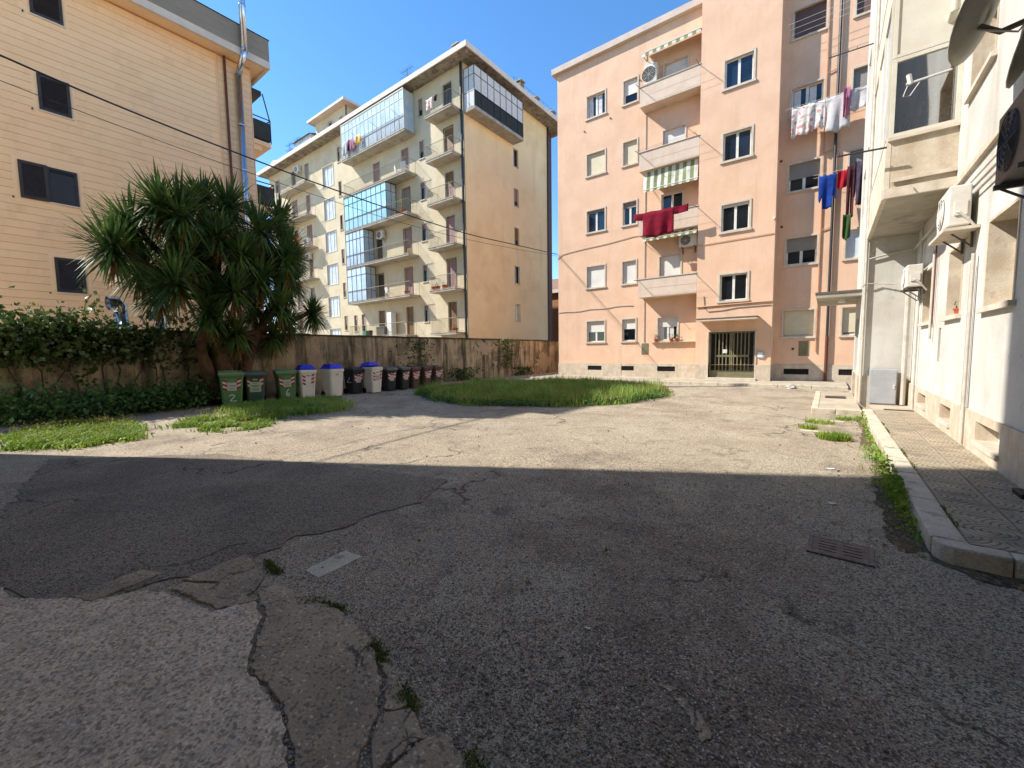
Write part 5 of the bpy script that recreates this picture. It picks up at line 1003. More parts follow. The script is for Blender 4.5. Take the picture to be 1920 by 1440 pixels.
def bin_(x, y, rz, w, d, h, bm_, lm, lab, dome=False, digit=None, dy=0., tape='split', lbl='label', side_two=False, logo=None, open_=0):
    """wheelie bin built facing -y: tapering ribbed body, rim, lid, handle, wheels, reflectors, paper label"""
    B_ = thing('wheelie_bin', lab, 'bin', (x, y, 0), 'bins along the garden wall', rz=rz); hb = h*.9
    def ring(s, z, sx=0): c = .045; a = w/2*s; b = d/2*s; return [(-a+c, -b, z), (a-c, -b, z), (a, -b+c, z), (a, b-c, z), (a-c, b, z), (-a+c, b, z), (-a, b-c, z), (-a, -b+c, z)]
    B_.rotation_euler = (R(rk.uniform(-.8, .8)), R(rk.uniform(-1.2, 1.2)), rz+R(rk.uniform(-5, 5)))
    MB().loft([ring(.8, .03), ring(.82, .08), ring(.97, hb*.86), ring(.99, hb*.9)]).build('body', bm_, B_, local=True, bevel=.008)
    MB().loft([ring(1.03, hb*.9), ring(1.06, hb*.91), ring(1.06, hb*.985), ring(1.0, hb)]).build('rim', bm_, B_, local=True, bevel=.006)
    if dome:
        a, b = w/2*1.0, d/2*1.0; mb = MB(); z = hb+.004
        mb.loft([[(-a, -b, z), (a, -b, z), (a, b, z), (-a, b, z)], [(-a*1.04, -b*1.04, z+.02), (a*1.04, -b*1.04, z+.02), (a*1.04, b*1.04, z+.02), (-a*1.04, b*1.04, z+.02)], [(-a*.9, -b*.82, z+.045), (a*.9, -b*.82, z+.045), (a*.9, b*.9, z+.045), (-a*.9, b*.9, z+.045)], [(-a*.6, -b*.55, z+.17), (a*.6, -b*.55, z+.17), (a*.6, b*.7, z+.17), (-a*.6, b*.7, z+.17)]])
        l = mb.build('lid', lm, B_, local=True, bevel=.01)
        mb = MB(); mb.add([(-a*.55, -b*.77, z+.065), (a*.55, -b*.77, z+.065), (a*.45, -b*.62, z+.155), (-a*.45, -b*.62, z+.155)], [(0, 1, 2, 3)]); o = mb.build('flap', lm, l, local=True); s = o.modifiers.new('t', 'SOLIDIFY'); s.thickness = .012
        if open_: l.rotation_euler = (R(-open_), 0, R(3)); l.location = (0, .0, .02)
    else:
        a, b = w/2*1.07, d/2*1.07; z = hb+.004; mb = MB()
        mb.loft([[(-a, -b, z-.045), (a, -b, z-.045), (a, b, z-.02), (-a, b, z-.02)], [(-a, -b, z+.02), (a, -b, z+.02), (a, b, z+.05), (-a, b, z+.05)], [(-a*.9, -b*.85, z+.05), (a*.9, -b*.85, z+.05), (a*.9, b*.9, z+.08), (-a*.9, b*.9, z+.08)]]); l = mb.build('lid', lm, B_, local=True, bevel=.01)
        mb = MB(); mb.box(-w*.3, w*.3, -b*.3, b*.5, z+.062, z+.09); mb.build('lid_rib', lm, l, local=True)
    MB().tube([(-w*.4, d/2+.07, hb*.97), (w*.4, d/2+.07, hb*.97)], .018, 8).build('handle', bm_, B_, local=True); mb = MB(); mb.box(-w*.4, -w*.34, d/2*.98, d/2+.08, hb*.95, hb*.99); mb.box(w*.34, w*.4, d/2*.98, d/2+.08, hb*.95, hb*.99); mb.build('handle_bracket', bm_, B_, local=True)
    for s in (-1, 1): MB().tube([(s*w*.38, d*.36, .1), (s*w*.48, d*.36, .1)], .1, 16).build('wheel', 'tyre', B_, local=True)
    yf = lambda z: -d/2*(.82+.15*(z-.08)/(hb*.86-.08))       # front face position at height z
    xe = lambda z: w/2*(.82+.15*(z-.08)/(hb*.86-.08))
    def plate(x0, x1, z0, z1, m_, name, par=B_, off=.003, skew=0):
        q = [(x0, z0), (x1, z0+skew), (x1, z1+skew), (x0, z1)]; v = [(px, yf(pz)-off, pz) for px, pz in q]+[(px, yf(pz)+.004, pz) for px, pz in q]
        mb = MB(); mb.add(v, [(0, 1, 2, 3), (7, 6, 5, 4), (0, 4, 5, 1), (2, 6, 7, 3), (0, 3, 7, 4), (1, 5, 6, 2)]); return mb.build(name, m_, par, local=True)
    if tape:
        for s in (-1, 1):
            for k in range(5):
                z0 = hb*.52+k*.062; xo = xe(z0)-.05; plate(min(s*xo, s*(xo-.1)), max(s*xo, s*(xo-.1)), z0, z0+.06, 'red' if k % 2 == 0 else 'whitetape', 'reflector', skew=.05*s)
    if lbl:
        bw_ = w*.19 if lbl == 'label' else w*.27; z0, z1 = (hb*.48, hb*.73) if lbl == 'label' else (hb*.38, hb*.72)
        p = plate(-bw_, bw_, z0, z1, lbl, 'paper_label', off=.004)
        for k, (f, ww, mm) in enumerate(((.82, .35, 'inkred'), (.62, .8, 'ink'), (.5, .5, 'ink'), (.3, .75, 'inkred'), (.18, .6, 'ink'))): zc = z0+(z1-z0)*f; plate(-bw_*ww, bw_*ww, zc, zc+(z1-z0)*.05, mm, 'print_line', p, off=.006)
    if logo:
        zc = hb*.8; p = plate(-w*.09, w*.09, zc-.02, zc+.02, bm_, 'logo_plate', off=.002); plate(-w*.11, -w*.05, zc-.018, zc+.022, logo, 'logo_mark', p, off=.005); plate(-w*.03, w*.12, zc, zc+.014, logo, 'logo_text', p, off=.005); plate(-w*.03, w*.1, zc-.018, zc-.006, logo, 'logo_text', p, off=.005)
    if digit: stroke(B_, [(a+dy, b+hb*.1) for a, b in digit], .028, yf(hb*.26)-.012, 'paint', 'painted_number')
    if side_two:     # painted number on the flank
        o = stroke(B_, [(a*1.3, b*1.3+hb*.42) for a, b in TWO], .03, 0, 'paint', 'painted_number'); o.rotation_euler = (0, 0, -math.pi/2); o.location = (-w/2*.93-.002, 0, 0)
    return B_
# local -y turned towards +x and a little towards the camera
q = math.pi/2
bin_(-14.42, 4.83, q-R(20), .60, .70, 1.07, 'bingreen', 'lidgreen', 'green bin with a painted white figure 2, leftmost of the row', digit=TWO, logo='inkgreen')
bin_(-14.55, 5.55, q-R(18), .56, .66, 1.03, 'bindark', 'lidgrey', 'dark green bin with a large pale green notice', lbl='labelgreen', logo='whitetape')
bin_(-14.45, 6.46, q-R(12), .58, .68, 1.05, 'bingreen', 'lidgreen', 'green bin with a painted white figure 6', digit=SIX, logo='inkgreen')
bin_(-14.22, 7.0, q-R(8), .52, .60, 1.10, 'binwhite', 'lidblue', 'white bin with blue lid touching the green bin marked 6', dome=True, lbl=None, logo='ink')
bin_(-14.05, 7.88, q+R(4), .54, .64, 1.10, 'binwhite', 'lidblue', 'white bin with blue lid standing alone left of the black bin', dome=True, tape=None, lbl=None, logo='ink')
bin_(-14.35, 8.9, q+R(6), .50, .60, 1.0, 'bingrey', 'bingrey', 'black bin with a painted 2 on its side', side_two=True, logo='whitetape')
bin_(-13.95, 9.45, q+R(4), .52, .62, 1.10, 'binwhite', 'lidblue', 'white bin with its blue lid lifted askew between dark bins', dome=True, lbl='label', open_=9, logo='ink')
bin_(-14.1, 10.28, q+R(3), .48, .55, .97, 'bingrey', 'lidgrey', 'anthracite bin just right of the lifted blue lid', logo='whitetape')
bin_(-14.05, 10.9, q+R(3), .48, .55, .97, 'bingrey', 'lidgrey', 'anthracite bin beside the first brown bin', logo='whitetape')
bin_(-14.2, 11.6, q+R(3), .48, .55, .95, 'binbrown', 'binbrown', 'brown bin next to the anthracite bins', logo='whitetape')
bin_(-14.2, 12.25, q+R(3), .48, .55, .95, 'binbrown', 'binbrown', 'middle one of the three brown bins', logo='whitetape')
bin_(-14.6, 13.25, q+R(3), .48, .55, .92, 'binbrown', 'binbrown', 'brown bin at the right end of the row by the grass', logo='whitetape')
# ------------------------------------------------------------------ yucca
YU = thing('yucca_tree', 'large many-headed yucca with spiky leaf rosettes rising behind the green bins', 'tree', (-15.05, 5.05, 0))
ROS = [(-14.4, 2.45, 4.4, 1), (-15.0, 2.94, 5.14, 1), (-14.2, 3.4, 5.6, 1), (-13.9, 3.75, 5.5, 1.15), (-15.2, 5.34, 6.3, 1.05), (-15.6, 4.78, 6.4, 1), (-14.3, 5.83, 5.6, 1.1), (-15.4, 6.96, 6.3, .9), (-13.7, 3.5, 3.6, 1), (-15.5, 3.2, 4.2, 1.1), (-13.85, 4.86, 3.5, .9), (-14.7, 5.2, 2.3, .85), (-14.95, 6.35, 2.2, .7), (-14.6, 7.57, 3.04, .72), (-15.5, 6.5, 4.75, 1), (-14.9, 6.7, 3.9, .9), (-15.5, 4.96, 5.4, 1), (-15.9, 6.2, 5.2, 1), (-15.9, 4.13, 4.95, 1), (-15.1, 4.88, 2.3, .8), (-15.0, 7.04, 5.3, .85), (-14.7, 4.3, 4.3, .9), (-15.2, 5.9, 3.2, .9), (-15.0, 6.9, 2.7, .75), (-14.5, 4.4, 2.9, .85), (-15.3, 7.2, 4.2, .85), (-14.4, 5.4, 4.5, .95), (-14.9, 3.4, 3.4, .9), (-15.4, 7.4, 5.0, .75), (-14.0, 4.6, 5.0, .9), (-13.95, 5.6, 3.9, .9), (-14.2, 6.3, 3.2, .8), (-14.1, 3.9, 4.4, .95), (-14.3, 6.6, 4.7, .9), (-13.9, 5.1, 4.6, .9)]
hub1 = Vector((-15.0, 4.72, 3.3)); hub2 = Vector((-15.05, 5.9, 2.3)); hub0 = Vector((-15.0, 4.3, 2.0)); root = Vector((-15.05, 5.05, 0))
def trunk(pts, r, name='trunk'):
    P = [Vector(p) for p in pts]; out = []; rs = []
    for i in range(len(P)-1):
        for k in range(5):
            t = k/5; out.append(P[i].lerp(P[i+1], t)+Vector((math.sin(i*3+t*5)*.03, math.cos(i*2+t*4)*.03, 0))); rs.append(r[i]+(r[i+1]-r[i])*t)
    out.append(P[-1]); rs.append(r[-1]); return MB().tube(out, rs, 10).build(name, 'bark', YU, smooth=True)
trunk([root, (-15.0, 4.85, 1.6), hub1], [.3, .2, .15]); trunk([(-15.1, 5.3, 0), (-15.1, 5.6, 1.4), hub2], [.24, .18, .13]); trunk([(-15.0, 4.75, 0), (-15.0, 4.4, 1.3), hub0], [.22, .16, .12])
yr = np.random.default_rng(12)
for x, y, z, s in ROS:
    c = Vector((x, y, z)); h = min((hub0, hub1, hub2), key=lambda q_: (q_-c).length+(3 if q_.z > z else 0)); h = h if h.z < z else root+Vector((0, 0, .8)); mid = h.lerp(c, .55)+Vector((0, 0, -.12)); trunk([h, mid, c], [.11, .085, .06], 'branch')
    # leaves: upper ones stiff and rising, lower ones bent down
    n = 230; el = np.arcsin(np.clip(yr.uniform(-.75, 1, n), -1, 1)); az = yr.uniform(0, 6.283, n); L = s*yr.uniform(.72, 1.05, n)*(1-.12*(el < 0))
    d = np.stack([np.cos(el)*np.cos(az), np.cos(el)*np.sin(az), np.sin(el)], 1); d += .25*np.array((c-h).normalized())*np.array([1, 1, .3]); d /= np.linalg.norm(d, axis=1)[:, None]
    sd = np.cross(d, np.array([0, 0, 1.])); sd /= np.linalg.norm(sd, axis=1)[:, None]+1e-6; w = .032*s**.5
    T = np.array([0, .3, .65, 1.]); W_ = np.array([.6, 1., .8, .04])*w; start = np.array([x, y, z])+d*.05-np.array([0, 0, 1])*(yr.uniform(0, .35, n))[:, None]*s
    droop = (np.clip(.35-np.sin(el), 0, 1)*.45)[:, None, None]*L[:, None, None]*(T**2)[None, :, None]*np.array([0, 0, -1.])
    ctr = start[:, None]+d[:, None]*L[:, None, None]*T[None, :, None]+droop
    V = np.stack([ctr-sd[:, None]*W_[None, :, None], ctr+sd[:, None]*W_[None, :, None]], 2).reshape(-1, 3); i = np.arange(n)[:, None]*8
    F = np.concatenate([i+np.array([a*2, a*2+1, a*2+3, a*2+2]) for a in range(3)], 0); ro = np_mesh('leaf_rosette', V, F, 'yucca', YU)
    n = 34; az = yr.uniform(0, 6.283, n); el = yr.uniform(-1.5, -.75, n); L = s*yr.uniform(.45, .8, n); d = np.stack([np.cos(el)*np.cos(az), np.cos(el)*np.sin(az), np.sin(el)], 1); sd = np.cross(d, np.array([.1, .1, 1.])); sd /= np.linalg.norm(sd, axis=1)[:, None]
    st = np.array([x, y, z-.25*s])-np.array([0, 0, 1.])*yr.uniform(0, .3, n)[:, None]; e = st+d*L[:, None]; V = np.stack([st-sd*w*.8, st+sd*w*.8, e+sd*.006, e-sd*.006], 1).reshape(-1, 3); np_mesh('dead_leaf_skirt', V, np.arange(n*4).reshape(-1, 4), 'deadleaf', ro)
# ------------------------------------------------------------------ ivy, shrubs, climbers at the wall
vr = np.random.default_rng(31)
def blob(n, c, s): return vr.normal(0, 1, (n, 3))*np.array(s)+np.array(c)
IV = thing('ivy', 'glossy ivy heaped over the left end of the garden wall', 'ivy', (-15.3, 1.2, 0))
C = np.concatenate([blob(2000, (-15.2, .6, 2.08), (.24, .75, .3)), blob(1500, (-15.3, 2.0, 1.98), (.2, .6, .25)), blob(260, (-15.4, 3.2, 2.2), (.14, .5, .1)), np.stack([vr.uniform(-15.48, -15.2, 1900), -.8+5.4*vr.uniform(0, 1, 1900)**1.5, vr.triangular(.2, 2.0, 2.3, 1900)], 1)])
keep = vr.uniform(0, 1, len(C)) < np.where(C[:, 2] < 1.3, .15+.45*np.sin(C[:, 1]*3.1+C[:, 2]*2.3), 1); C = C[keep & (C[:, 2] > .1)]
leaf_cloud('ivy_foliage', C, .12, 'ivy', IV, vr, 1.25, .1, normal=(.6, -.3, 1.))
mb = MB()
for k in range(14):
    y0 = -.4+k*.36; p = [(-15.44, y0, .1)]
    for j in range(6): p.append((-15.44+vr.normal(0, .02), p[-1][1]+vr.normal(0, .1), p[-1][2]+.36))
    mb.tube(p, .014, 5)
mb.build('ivy_stem', 'stem', IV)
CV = thing('climbing_vine', 'pale leaved vine shoots standing above the wall beside the ivy', 'vine', (-15.5, 2.2, 2.2)); LC = []
for y0, h_, lean in ((1.95, .95, .15), (2.25, .8, -.1), (1.7, .6, .1), (3.2, .55, .1), (4.15, .7, .05), (3.9, .5, -.1), (1.2, .55, 0)):
    p = [(-15.5+vr.normal(0, .03), y0+lean*t*t+.04*math.sin(t*7), 2.2+h_*t) for t in np.linspace(0, 1, 7)]; MB().tube(p, .009, 5).build('shoot', 'stem', CV)
    for q_ in p[1:]: LC += [(q_[0]+vr.normal(0, .06), q_[1]+vr.normal(0, .09), q_[2]+vr.normal(0, .04)) for _ in range(6)]
leaf_cloud('vine_foliage', np.array(LC), .12, 'vine', CV, vr, 1.3, .1)
for k, (c, s, n_, lab) in enumerate((((-14.8, .5, .36), (.42, .55, .24), 2200, 'dark leafy shrub at the wall foot on the far left'), ((-14.7, 1.9, .34), (.42, .55, .22), 2200, 'dark leafy shrub under the ivy, second from left'), ((-14.8, 3.2, .34), (.36, .5, .22), 1700, 'dark leafy shrub left of the yucca trunks'), ((-15.0, 4.05, .3), (.25, .35, .2), 900, 'low shrub at the foot of the yucca'))):
    T_ = thing('shrub', lab, 'shrub', (c[0], c[1], 0)); P_ = blob(n_, c, s); P_ = P_[(P_[:, 2] > .02) & (P_[:, 0] > -15.45)]; leaf_cloud('foliage', P_, .1, 'bush', T_, vr, 1.5, .4)
    mb = MB()
    for a in range(7): mb.tube([(c[0]+vr.normal(0, .06), c[1]+vr.normal(0, .08), 0), (c[0]+vr.normal(0, .25), c[1]+vr.normal(0, .3), c[2]+.2)], .01, 5)
    mb.build('stem', 'stem', T_)
def climber(y0, y1, z0, z1, n_, lab, m_='bush'):
    T_ = thing('wall_creeper', lab, 'creeper', (-15.4, (y0+y1)/2, z0)); P_ = np.stack([vr.uniform(-15.46, -15.28, n_), vr.normal((y0+y1)/2, (y1-y0)/3.2, n_), vr.uniform(z0, z1, n_)], 1); leaf_cloud('creeper_foliage', P_, .12, m_, T_, vr, 1.4, -.2, normal=(1, 0, .4)); MB().tube([(-15.45, (y0+y1)/2, max(0, z0-.4)), (-15.45, (y0+y1)/2+.1, z1)], .012, 5).build('stem', 'stem', T_)
climber(19.0, 20.6, .5, 2.3, 420, 'light green creeper hanging on the wall right of centre', 'vine'); climber(12.2, 13.8, .6, 2.1, 260, 'dark creeper on the wall above the brown bins'); climber(15.0, 17.0, .0, .7, 320, 'weedy growth at the wall foot behind the grass'); climber(20.5, 22.4, .0, .55, 260, 'leafy weeds at the wall foot near the orange block')
# ------------------------------------------------------------------ grass and weeds
def blades(P, h, w, m_, name, lab, rng, lean=.45, cat='grass'):
    n = len(P); az = rng.uniform(0, 6.283, n); hh = h*rng.uniform(.45, 1.25, n); le = rng.normal(0, lean, n)*hh; dx, dy = np.cos(az), np.sin(az); sx, sy = -dy*w, dx*w
    z = P[:, 2] if P.shape[1] > 2 else np.zeros(n); b = np.stack([P[:, 0], P[:, 1], z], 1); S = np.stack([sx, sy, np.zeros(n)], 1)
    mid = b+np.stack([dx*le*.35, dy*le*.35, hh*.6], 1); tip = b+np.stack([dx*le, dy*le, hh*rng.uniform(.75, 1, n)], 1)
    V = np.stack([b-S, b+S, mid+S*.7, mid-S*.7, tip], 1).reshape(-1, 3); i = np.arange(n)[:, None]*5
    F = np.concatenate([i+np.array([0, 1, 2]), i+np.array([0, 2, 3]), i+np.array([3, 2, 4])], 0); o = np_mesh(name, V, F, m_); stuff(o, lab, cat); return o
gr = np.random.default_rng(77)
def disc(n, c, r, e=.5):
    a = gr.uniform(0, 6.283, n); q_ = r*gr.uniform(0, 1, n)**e; q_ *= 1+.04*np.sin(a*7)+.03*np.sin(a*13+1)+gr.normal(0, .02, n); return np.stack([c[0]+q_*np.cos(a), c[1]+q_*np.sin(a)], 1)
def inpoly(n, poly, jit=.12):
    poly = np.array(poly); c = poly.mean(0); k = len(poly); t = gr.integers(0, k, n); u = gr.uniform(0, 1, n); v = np.sqrt(gr.uniform(0, 1, n)); e = poly[t]*(1-u)[:, None]+poly[(t+1) % k]*u[:, None]; return c+(e-c)*v[:, None]+gr.normal(0, jit, (n, 2))
structure(sheet('grass_bed_soil', [(-8.5+4.22*math.cos(t*6.283/60)*(1+.02*math.sin(t*3)), 13+4.22*math.sin(t*6.283/60)) for t in range(60)], .012, mat('bed_soil', (92, 84, 52), (70, 70, 36), 3, bump=.5)))
P = disc(46000, (-8.5, 13), 4.35); tuft = disc(260, (-8.5, 13), 4.2); ti = gr.integers(0, 260, 16000); P = np.concatenate([P, tuft[ti]+gr.normal(0, .13, (16000, 2))]); hmod = .5+.5*np.clip(np.sin(P[:, 0]*1.3+1)*np.sin(P[:, 1]*1.7)+.4, 0, 1.2)+np.concatenate([np.zeros(46000), gr.uniform(.2, 1.0, 260)[ti]])
kp = (np.sin(P[:, 0]*2.9+.5)*np.sin(P[:, 1]*2.3)+.5*np.sin(P[:, 0]*7.1+P[:, 1]*5.3) > -.75) | (gr.uniform(0, 1, len(P)) < .35); P = P[kp]; hmod = hmod[kp]
blades(P, hmod*.27, .009, 'grass', 'bed_grass', 'long grass filling the round bed in the middle of the yard', gr)
blades(disc(8000, (-8.5, 13), 4.35), .36, .006, 'straw', 'bed_dry_stalks', 'dry stalks standing in the round grass bed', gr, .3)
ang = gr.uniform(0, 6.283, 9000); P = np.stack([-8.5+(4.22+gr.normal(0, .16, 9000))*np.cos(ang), 13+(4.22+gr.normal(0, .16, 9000))*np.sin(ang), gr.uniform(.02, .16, 9000)], 1); o = leaf_cloud('bed_edge_weeds', P, .06, 'bush', None, gr, 1.5, .5); stuff(o, 'low leafy weeds round the rim of the grass bed', 'weeds')
PA = [(-10.6, .45), (-11.6, .45), (-12.7, .57), (-13.9, 1.2), (-13.15, 2.1), (-11.4, 2.0), (-9.95, 1.75), (-10.0, 1.1)]; PB = [(-11.1, 2.6), (-12.2, 3.2), (-11.8, 3.9), (-10.8, 4.1), (-10.5, 4.6), (-9.2, 3.6), (-9.6, 2.9)]; PC = [(-12.35, 4.1), (-13.4, 4.6), (-13.4, 6.0), (-12.9, 7.1), (-11.4, 6.6), (-10.3, 5.9), (-10.4, 4.9)]
A_ = inpoly(15000, PA); A_ = A_[np.sin(A_[:, 0]*4.1+1)*np.sin(A_[:, 1]*5.3) > -.55]; B2 = inpoly(8000, PB); B2 = B2[np.sin(B2[:, 0]*4.7)*np.sin(B2[:, 1]*6.1+1) > -.3]
blades(A_, .11, .012, 'weed', 'left_weeds', 'bright sunlit weeds spreading over the asphalt at far left', gr, .9, 'weeds'); blades(B2, .09, .012, 'weed', 'middle_weeds', 'sunlit weed patch in front of the first green bins', gr, .9, 'weeds')
blades(inpoly(14000, PC, .2), .2, .009, 'grass', 'bin_grass', 'shaded grass growing in front of the green bins', gr, .6)
fl = np.concatenate([inpoly(160, PA), inpoly(80, PB)]); blades(fl, .26, .004, 'straw', 'weed_stalks', 'tall flowering stalks over the sunlit weeds', gr, .3, 'weeds'); hd = np.repeat(fl, 4, 0); o = leaf_cloud('flower_heads', np.column_stack([hd+gr.normal(0, .03, hd.shape), gr.uniform(.16, .27, len(hd))]), .022, 'straw', None, gr, 1.2); stuff(o, 'tiny pale flower heads above the sunlit weeds', 'flowers')
leaf_ = inpoly(5000, PA); o = leaf_cloud('clover', np.column_stack([leaf_, gr.uniform(.01, .08, len(leaf_))]), .05, 'weed', None, gr, 1.2, .5); stuff(o, 'clover leaves among the sunlit weeds at left', 'weeds')
# along the kerb
n = 2000; t = gr.uniform(4.2, 11.4, n); t = t[np.sin(t*6.3)*np.sin(t*2.7+1) > .0]; n = len(t); wd = .03+.09*np.clip(np.sin(t*1.1+.4)+.6, .1, 1.4); K = np.stack([.635-np.abs(gr.normal(0, 1, n))*wd*.7, t], 1); hk = .03+.07*np.clip(np.sin(t*1.1+.4)+.4, 0, 1.2); blades(K, hk, .006, 'grass', 'kerb_weeds', 'weeds growing along the foot of the right kerb', gr, .9, 'weeds')
n = 1000; t = np.concatenate([gr.normal(5.5, .4, n-400), gr.uniform(4.4, 11, 400)]); P = np.stack([.625-np.abs(gr.normal(0, .055, n)), t, gr.uniform(.01, .13, n)*np.clip(np.sin(t*1.3)+1, .25, 1.6)], 1); o = leaf_cloud('kerb_leaves', P, .035, 'weed', None, gr, 1.4, .5); stuff(o, 'small leafy weeds against the right kerb', 'weeds')
blades(disc(900, (.12, 8.5), .22), .12, .006, 'weed', 'asphalt_tuft', 'bright grass tuft alone on the asphalt left of the kerb', gr, .8); blades(np.concatenate([disc(260, (-.1, 10.2), .25), disc(200, (-.25, 9.4), .15), disc(200, (.35, 10.9), .2)]), .08, .006, 'weed', 'slab_tufts', 'small tufts between the slabs by the entrance step', gr, .9)
n = 900; t = gr.uniform(4.3, 11.5, n); t = t[np.sin(t*5)*np.sin(t*2.3) > .2]; blades(np.column_stack([gr.normal(.823, .008, len(t)), t, np.full(len(t), .115)]), .035, .004, 'moss', 'joint_moss', 'moss in the joint between kerb and pavers', gr, .8, 'moss')
# in the cracks of the apron
ck = []
for a, b, k in (((-2.5, 1.14), (-2.2, 1.24), 500), ((-1.82, 1.17), (-1.66, 1.12), 260), ((-1.46, 1.07), (-1.34, 1.04), 220), ((-1.0, 1.02), (-.9, .98), 200), ((-3.2, 1.22), (-2.95, 1.2), 300), ((-1.75, 1.05), (-1.6, .85), 60)):
    u = gr.uniform(0, 1, k); ck.append(np.stack([a[0]+(b[0]-a[0])*u+gr.normal(0, .02, k), a[1]+(b[1]-a[1])*u+gr.normal(0, .018, k)], 1))
ck = np.concatenate(ck); blades(ck, .022, .0025, 'moss', 'crack_moss', 'green moss along the broken edge of the apron', gr, 1.1, 'moss'); o = leaf_cloud('crack_weeds', np.column_stack([ck[::2], gr.uniform(.004, .02, len(ck[::2]))]), .014, 'moss', None, gr, 1.3); stuff(o, 'tiny weeds along the broken edge of the apron', 'weeds')
# slab strips by the entrance step
for k, (x0, x1, y0, y1, lab) in enumerate(((-.15, .3, 10.5, 10.62, 'narrow stone slab flush in the asphalt before the entrance step'), (-.35, .1, 9.05, 9.17, 'narrow stone slab flush in the asphalt beside the grass tuft'))): tag(MB().box(x0, x1, y0, y1, -.03, .012).build('stone_slab', 'kerbstone', bevel=.004), lab, 'slab')
# ------------------------------------------------------------------ washing on the orange building
hang('red_blanket', ((-7.7, 20.02, 8.02), (-5.2, 20.02, 8.0)), .32, 'c_crimson', 'long folded crimson cloth along the drying rack', rip=.03); hang('red_sheet', ((-7.25, 19.96, 7.96), (-5.8, 19.96, 7.96)), 1.12, 'c_crimson', 'large crimson sheet hanging below the orange balcony', rip=.05, seg=18)
mb = MB(); mb.tube([FL.P(-1.75, .35, 11.12), FL.P(2.2, .35, 11.12)], .006, 4); mb.tube([FL.P(-1.75, .55, 11.08), FL.P(2.2, .55, 11.08)], .006, 4); mb.tube([FL.P(-.7, .35, 8.2), FL.P(2.2, .35, 8.2)], .006, 4); mb.tube([FL.P(-.7, .55, 8.25), FL.P(2.2, .55, 8.25)], .006, 4)
for z in (14.0, 14.1, 14.2): mb.tube([FL.P(-1.7, .3+(z-14)*2, z), FL.P(2.2, .3+(z-14)*2, z)], .006, 4)
tag(mb.build('clothes_line', 'plastic_white'), 'thin clothes lines strung along the orange wall', 'clothes line')
Yl = 20.8
for a, b, z, dr, m_, lab, rp in ((-1.5, -.9, 11.08, 1.1, 'c_floral', 'flowered sheet, left half, under the curtained window', .03), (-.95, -.42, 11.08, 1.02, 'c_floral', 'second flowered sheet beside the first one', .05), (-.4, .34, 11.1, 1.3, 'c_white', 'white sheet on the upper clothes line', .05), (.34, 1.0, 11.12, .75, 'c_white', 'white shirt near the white building corner', .06)):
    hang('bed_sheet' if dr > .9 else 'shirt', ((a, Yl, z), (b, Yl, z)), dr, m_, lab, rip=rp)
def garment(a, b, z, length, m_, lab, y=20.62, kind='top'):
    """shirt or trousers pegged on the line: body with sleeves or two legs, as one rippled cloth outline"""
    w = b-a
    if kind == 'top': sh = lambda t: 1.0 if .2 < t < .8 else .72+.1*math.sin(t*20)
    elif kind == 'legs': sh = lambda t: .38 if .46 < t < .54 else 1.0
    else: sh = lambda t: 1-.25*abs(t-.5)
    return hang('garment', ((a, y, z), (b, y, z)), length, m_, lab, rip=.04, seg=30, shape=sh)
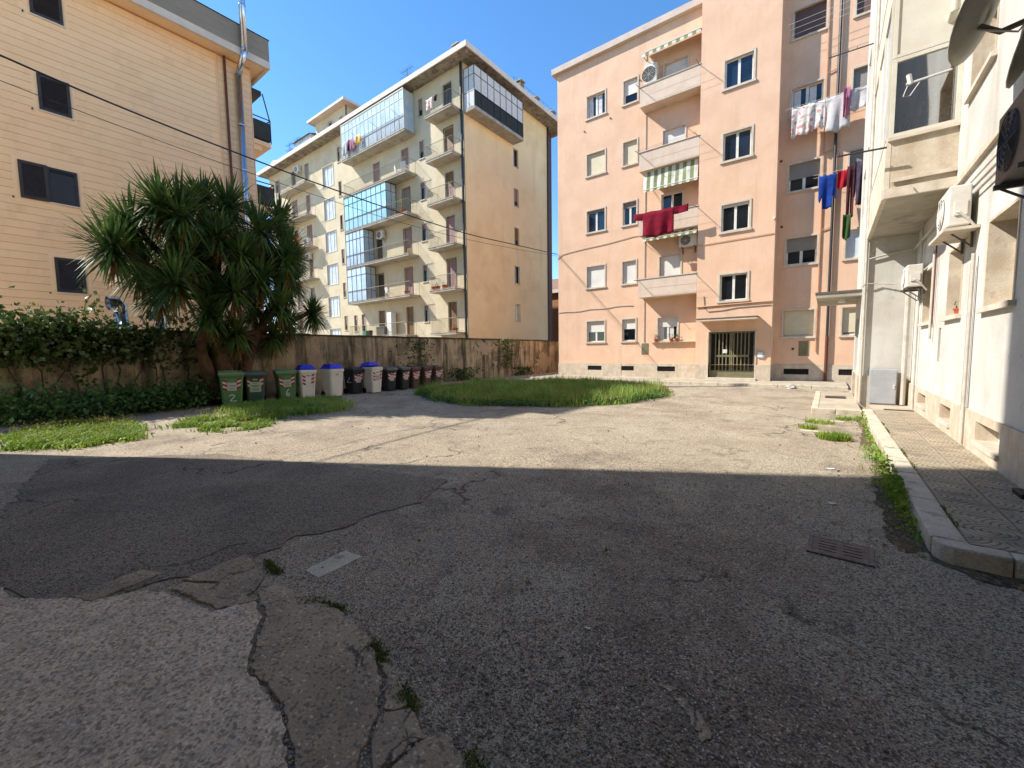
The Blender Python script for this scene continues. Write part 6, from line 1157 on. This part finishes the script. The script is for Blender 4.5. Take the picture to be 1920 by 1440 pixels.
garment(-.52, .02, 8.15, 1.25, 'c_blue', 'bright blue shirt hanging on the lower line', kind='top'); garment(.04, .34, 8.2, .68, 'c_red', 'small red garment between blue and dark clothes', kind='plain'); garment(.34, .56, 8.3, 1.9, 'c_maroon', 'dark maroon trousers on the lower line', kind='legs'); garment(.55, .86, 8.42, 1.6, 'c_purple', 'purple grey hooded top among the dark clothes', kind='top'); garment(.8, 1.06, 8.3, 2.2, 'c_black', 'black trousers beside the white wall', kind='legs', y=20.5); garment(.26, .5, 6.5, .95, 'c_green', 'green garment hanging lowest below the dark clothes', y=20.45, kind='plain'); garment(.98, 1.2, 8.25, 1.7, 'c_jeans', 'blue jeans at the right end of the line', kind='legs', y=20.55); garment(.12, .32, 11.25, 1.05, 'c_pink', 'pink leggings pegged over the white sheet', kind='legs', y=20.7)
for k, (x, lab) in enumerate(((-6.95, 'small pot with plant at left of the window shelf'), (-6.2, 'red pot with plant on the orange window shelf'), (-5.95, 'smaller pot right of the red one on the window shelf'))): pot(x, 21.17, 1.9, .1, .15, lab, .2, n=40, leaf='bush')
# ------------------------------------------------------------------ overhead cables
def span(pts, r, lab, m_='blackpipe', wr=None):
    out = []; P = [Vector(p) for p in pts]
    for i in range(len(P)-1):
        p0, p1, p2, p3 = P[max(i-1, 0)], P[i], P[i+1], P[min(i+2, len(P)-1)]
        for k in range(10):
            t = k/10; out.append(.5*((2*p1)+(p2-p0)*t+(2*p0-5*p1+4*p2-p3)*t*t+(3*p1-p0-3*p2+p3)*t**3))
    out.append(P[-1]); return tag(MB().tube(out, r, 6).build('overhead_cable', m_), lab, 'cable')
span([(-13.0, -1.24, 7.7), (-13.0, .83, 7.38), (-13.0, 2.67, 7.16), (-13.0, 5.3, 6.97), (-13.0, 7.91, 6.84), (-13.0, 11, 6.77), (-13.0, 14.07, 6.78), (-12.9, 17.24, 6.93), (-12.72, 21.26, 7.1)], .021, 'thick black cable sagging across the yard to the orange corner')
span([(-13.1, -1.24, 7.2), (-13.1, .8, 6.94), (-13.1, 2.66, 6.77), (-13.1, 4.58, 6.64), (-13.1, 7.95, 6.5), (-13.1, 10.59, 6.46), (-13.05, 14.9, 6.6), (-12.72, 21.26, 7.0)], .008, 'thin cable running just under the thick black one')
# dry leaves and scraps blown over the yard
P = np.concatenate([np.column_stack([gr.uniform(-9, 2, 160), gr.uniform(1.3, 16, 160)]), np.column_stack([gr.normal(.5, .2, 90), gr.uniform(4, 11, 90)]), np.column_stack([gr.normal(-12.6, .7, 120), gr.uniform(2, 12, 120)])]); o = leaf_cloud('leaf_litter', np.column_stack([P, np.full(len(P), .012)]), .04, 'dryleaf', None, gr, 1.6, 0, normal=(0, 0, 3)); stuff(o, 'dry leaves and scraps blown over the asphalt', 'leaves')
